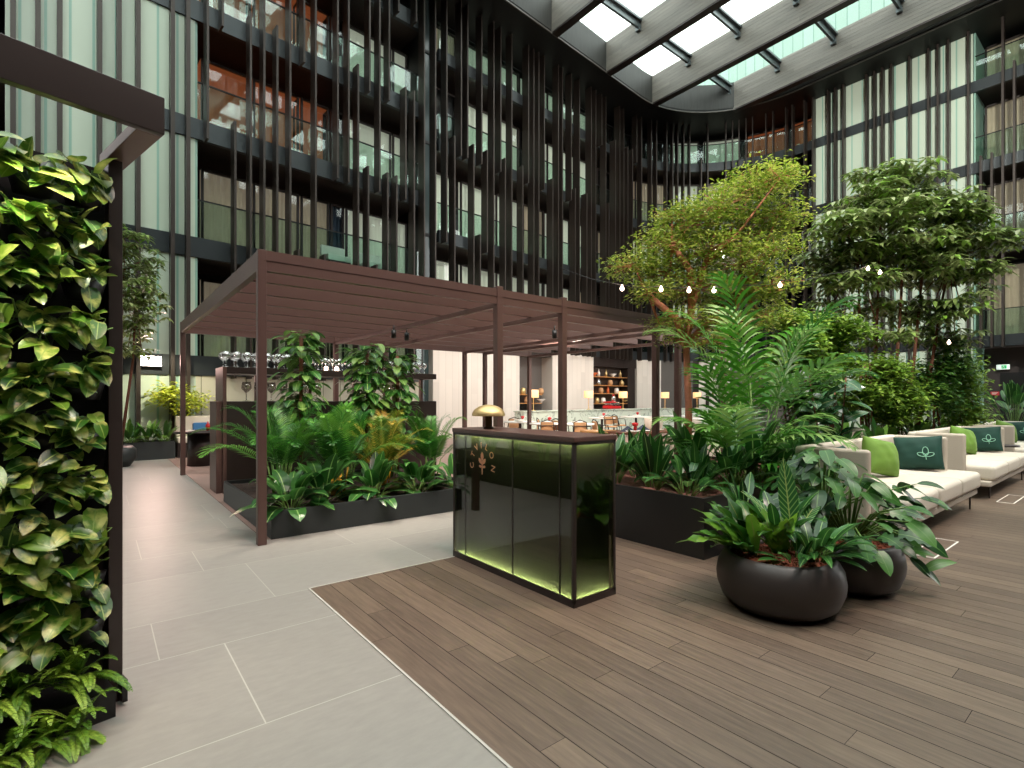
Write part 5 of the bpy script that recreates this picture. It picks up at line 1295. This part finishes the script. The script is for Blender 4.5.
for k, nm in ((0, 'under the left niche'), (1, 'between the two front posts'), (2, 'right of the third front post'), (3, 'below the coffee machine'), (4, 'right of the coffee machine'), (5, 'between the right pair of posts'), (6, 'at the right end of the counter')):
    item('plate', 'stack of white plates on the white table '+nm, tb[k]+Vector((-.15, -.15, 0)), .751, [(0, 0), (.1, 0), (.16, .03), (.16, .06), (0, .05)], 'white', 'plates')
# ================================================================== STRING LIGHTS
t = thing('string_lights', 'thin cable with small glowing bulbs strung through the trees', 'string lights', (0, 0, 0))
sp = [at(560, 268, 6.1), at(622, 285, 6.4), at(661, 286, 6.55), at(689, 287, 6.6), at(714, 287, 6.6), at(745, 285, 6.7), at(780, 282, 6.9), at(830, 274, 7.6), at(868, 266, 8.4), at(880, 270, 8.6), at(915, 300, 8.8), at(949, 340, 9.0)]
mb = MB()
for a, b in zip(sp, sp[1:]):
    mb.tube([a, a.lerp(b, .5)+Vector((0, 0, -.03)), b], .004, 4)
mb.build('cable', M['black'], t)
for k in (1, 2, 3, 4, 6, 8, 9, 11):
    p = sp[k]; mb = MB(); mb.lathe([(0, -.075), (.02, -.065), (.026, -.042), (.016, -.02), (.009, -.014), (.009, 0), (0, 0)], 10, p); mb.build('light_bulb', M['bulb'], t)

# ================================================================== LIGHT
w = bpy.data.worlds.new('world'); SC.world = w; w.use_nodes = True
bg = w.node_tree.nodes['Background']; bg.inputs['Color'].default_value = (1.0, .985, .955, 1); bg.inputs['Strength'].default_value = 4.8
def lamp(kind, loc, tgt, power, col, size=.3, spot=60, blend=.6):
    l = bpy.data.lights.new('lamp', kind); l.energy = power; l.color = col
    if kind == 'SPOT': l.spot_size = math.radians(spot); l.spot_blend = blend; l.shadow_soft_size = size
    elif kind == 'AREA': l.size = size
    else: l.shadow_soft_size = size
    o = bpy.data.objects.new('lamp', l); COL.objects.link(o); o.location = loc
    o.rotation_euler = (Vector(tgt)-Vector(loc)).to_track_quat('-Z', 'Y').to_euler()
    return o
warm = (1, .80, .70); pink = (1, .72, .66)
# flood on the fascia
lamp('SPOT', (p_f[0]+.02, p_f[1]-.2, 2.36), (.9, 8.5, 0), 170, (1, .62, .54), .12, 130, .8)
# unseen pink floods and plant spots below the roof, then spots added for brightness
lamp('SPOT', (2, -2, 15.5), (1.0, 8.5, 0), 2800, (1, .52, .47), .4, 50)
lamp('SPOT', (9, -3, 15.5), (4.5, 5.6, 2), 4200, (1, .76, .68), .4, 45)
lamp('SPOT', (12, -4, 15.5), (11, 3, 1), 3200, (1, .9, .8), .4, 45)
lamp('SPOT', (3, -5, 15.5), (6.5, 4, 2), 2600, (1, .9, .78), .4, 40)
lamp('SPOT', (9, -1, 15.9), (27.4, 7.5, 10), 14000, (1, 1, .93), .5, 62, .8)  # added wash without a fitting, lifts the right facade
lamp('SPOT', (12, -3, 15.9), (17, 16.8, 8), 9000, (1, .98, .93), .5, 60, .8)  # added wash without a fitting, lifts the back facade
lamp('SPOT', (4, -3, 15.9), (9.8, 3.2, 4), 9000, (1, .95, .84), .4, 30, .7)  # added to brighten the big umbrella tree
lamp('SPOT', (2, -4, 15.9), (6.5, 4.2, 3.2), 6000, (1, .90, .76), .4, 26, .7)  # added to brighten the fig tree
# LEDs under the canopy beam of the green wall
for x, pw in ((-.3, 38), (-.62, 38)):
    a = lw_m @ Vector((x, -.42, 2.49)); b = lw_m @ Vector((x-.12, 0, 1.2)); lamp('SPOT', a, b, pw, (1, .93, .72), .03, 95, .8)
lamp('SPOT', (1.3, 14.3, 2.8), (1.5, 15.5, 1.3), 160, (1, .95, .7), .05, 90)  # separate spot without a fitting, added to brighten the lime shrub
# pergola spotlights
lamp('SPOT', (2.0, 5.9, 2.6), (2.2, 6.8, .3), 130, (1, .85, .7), .04, 110); lamp('SPOT', (3.3, 6.0, 2.6), (3.2, 6.9, .3), 130, (1, .85, .7), .04, 110)
lamp('SPOT', (4.65, 6.15, 2.4), (4.65, 6.4, 0), 40, (1, .75, .55), .04, 90)
# unseen warm spots over the restaurant, without fittings
for (x, y) in ((9.5, 13.5), (12.5, 13.8), (16, 14), (19.5, 14)):
    lamp('SPOT', (x, y, 3.4), (x+.4, y+2.2, 1.2), 150, (1, .80, .70), .1, 130)
for (x, y) in ((8.5, 8.5), (11, 10.5), (14, 12)): lamp('SPOT', (x, y, 3.2), (x, y, 0), 300, (1, .82, .70), .1, 140)

# ================================================================== CAMERA
cam = bpy.data.cameras.new('camera'); co = bpy.data.objects.new('camera', cam); COL.objects.link(co)
co.location = (0, 0, CAMH); co.rotation_euler = (PI/2, 0, -math.atan2(FX, FY))
cam.sensor_width = 36; cam.lens = F/1024*36; cam.shift_y = (HOR-384)/1024; cam.clip_end = 200
SC.camera = co
SC.view_settings.view_transform = 'Standard'; SC.view_settings.look = 'None'; SC.view_settings.exposure = 0; SC.view_settings.gamma = 1
SC.view_settings.use_curve_mapping = False
SC.cycles.max_bounces = 7; SC.cycles.diffuse_bounces = 3; SC.cycles.glossy_bounces = 3; SC.cycles.transparent_max_bounces = 16; SC.cycles.transmission_bounces = 3
SC.cycles.use_denoising = True; SC.cycles.sample_clamp_indirect = 6; SC.cycles.caustics_reflective = False; SC.cycles.caustics_refractive = False
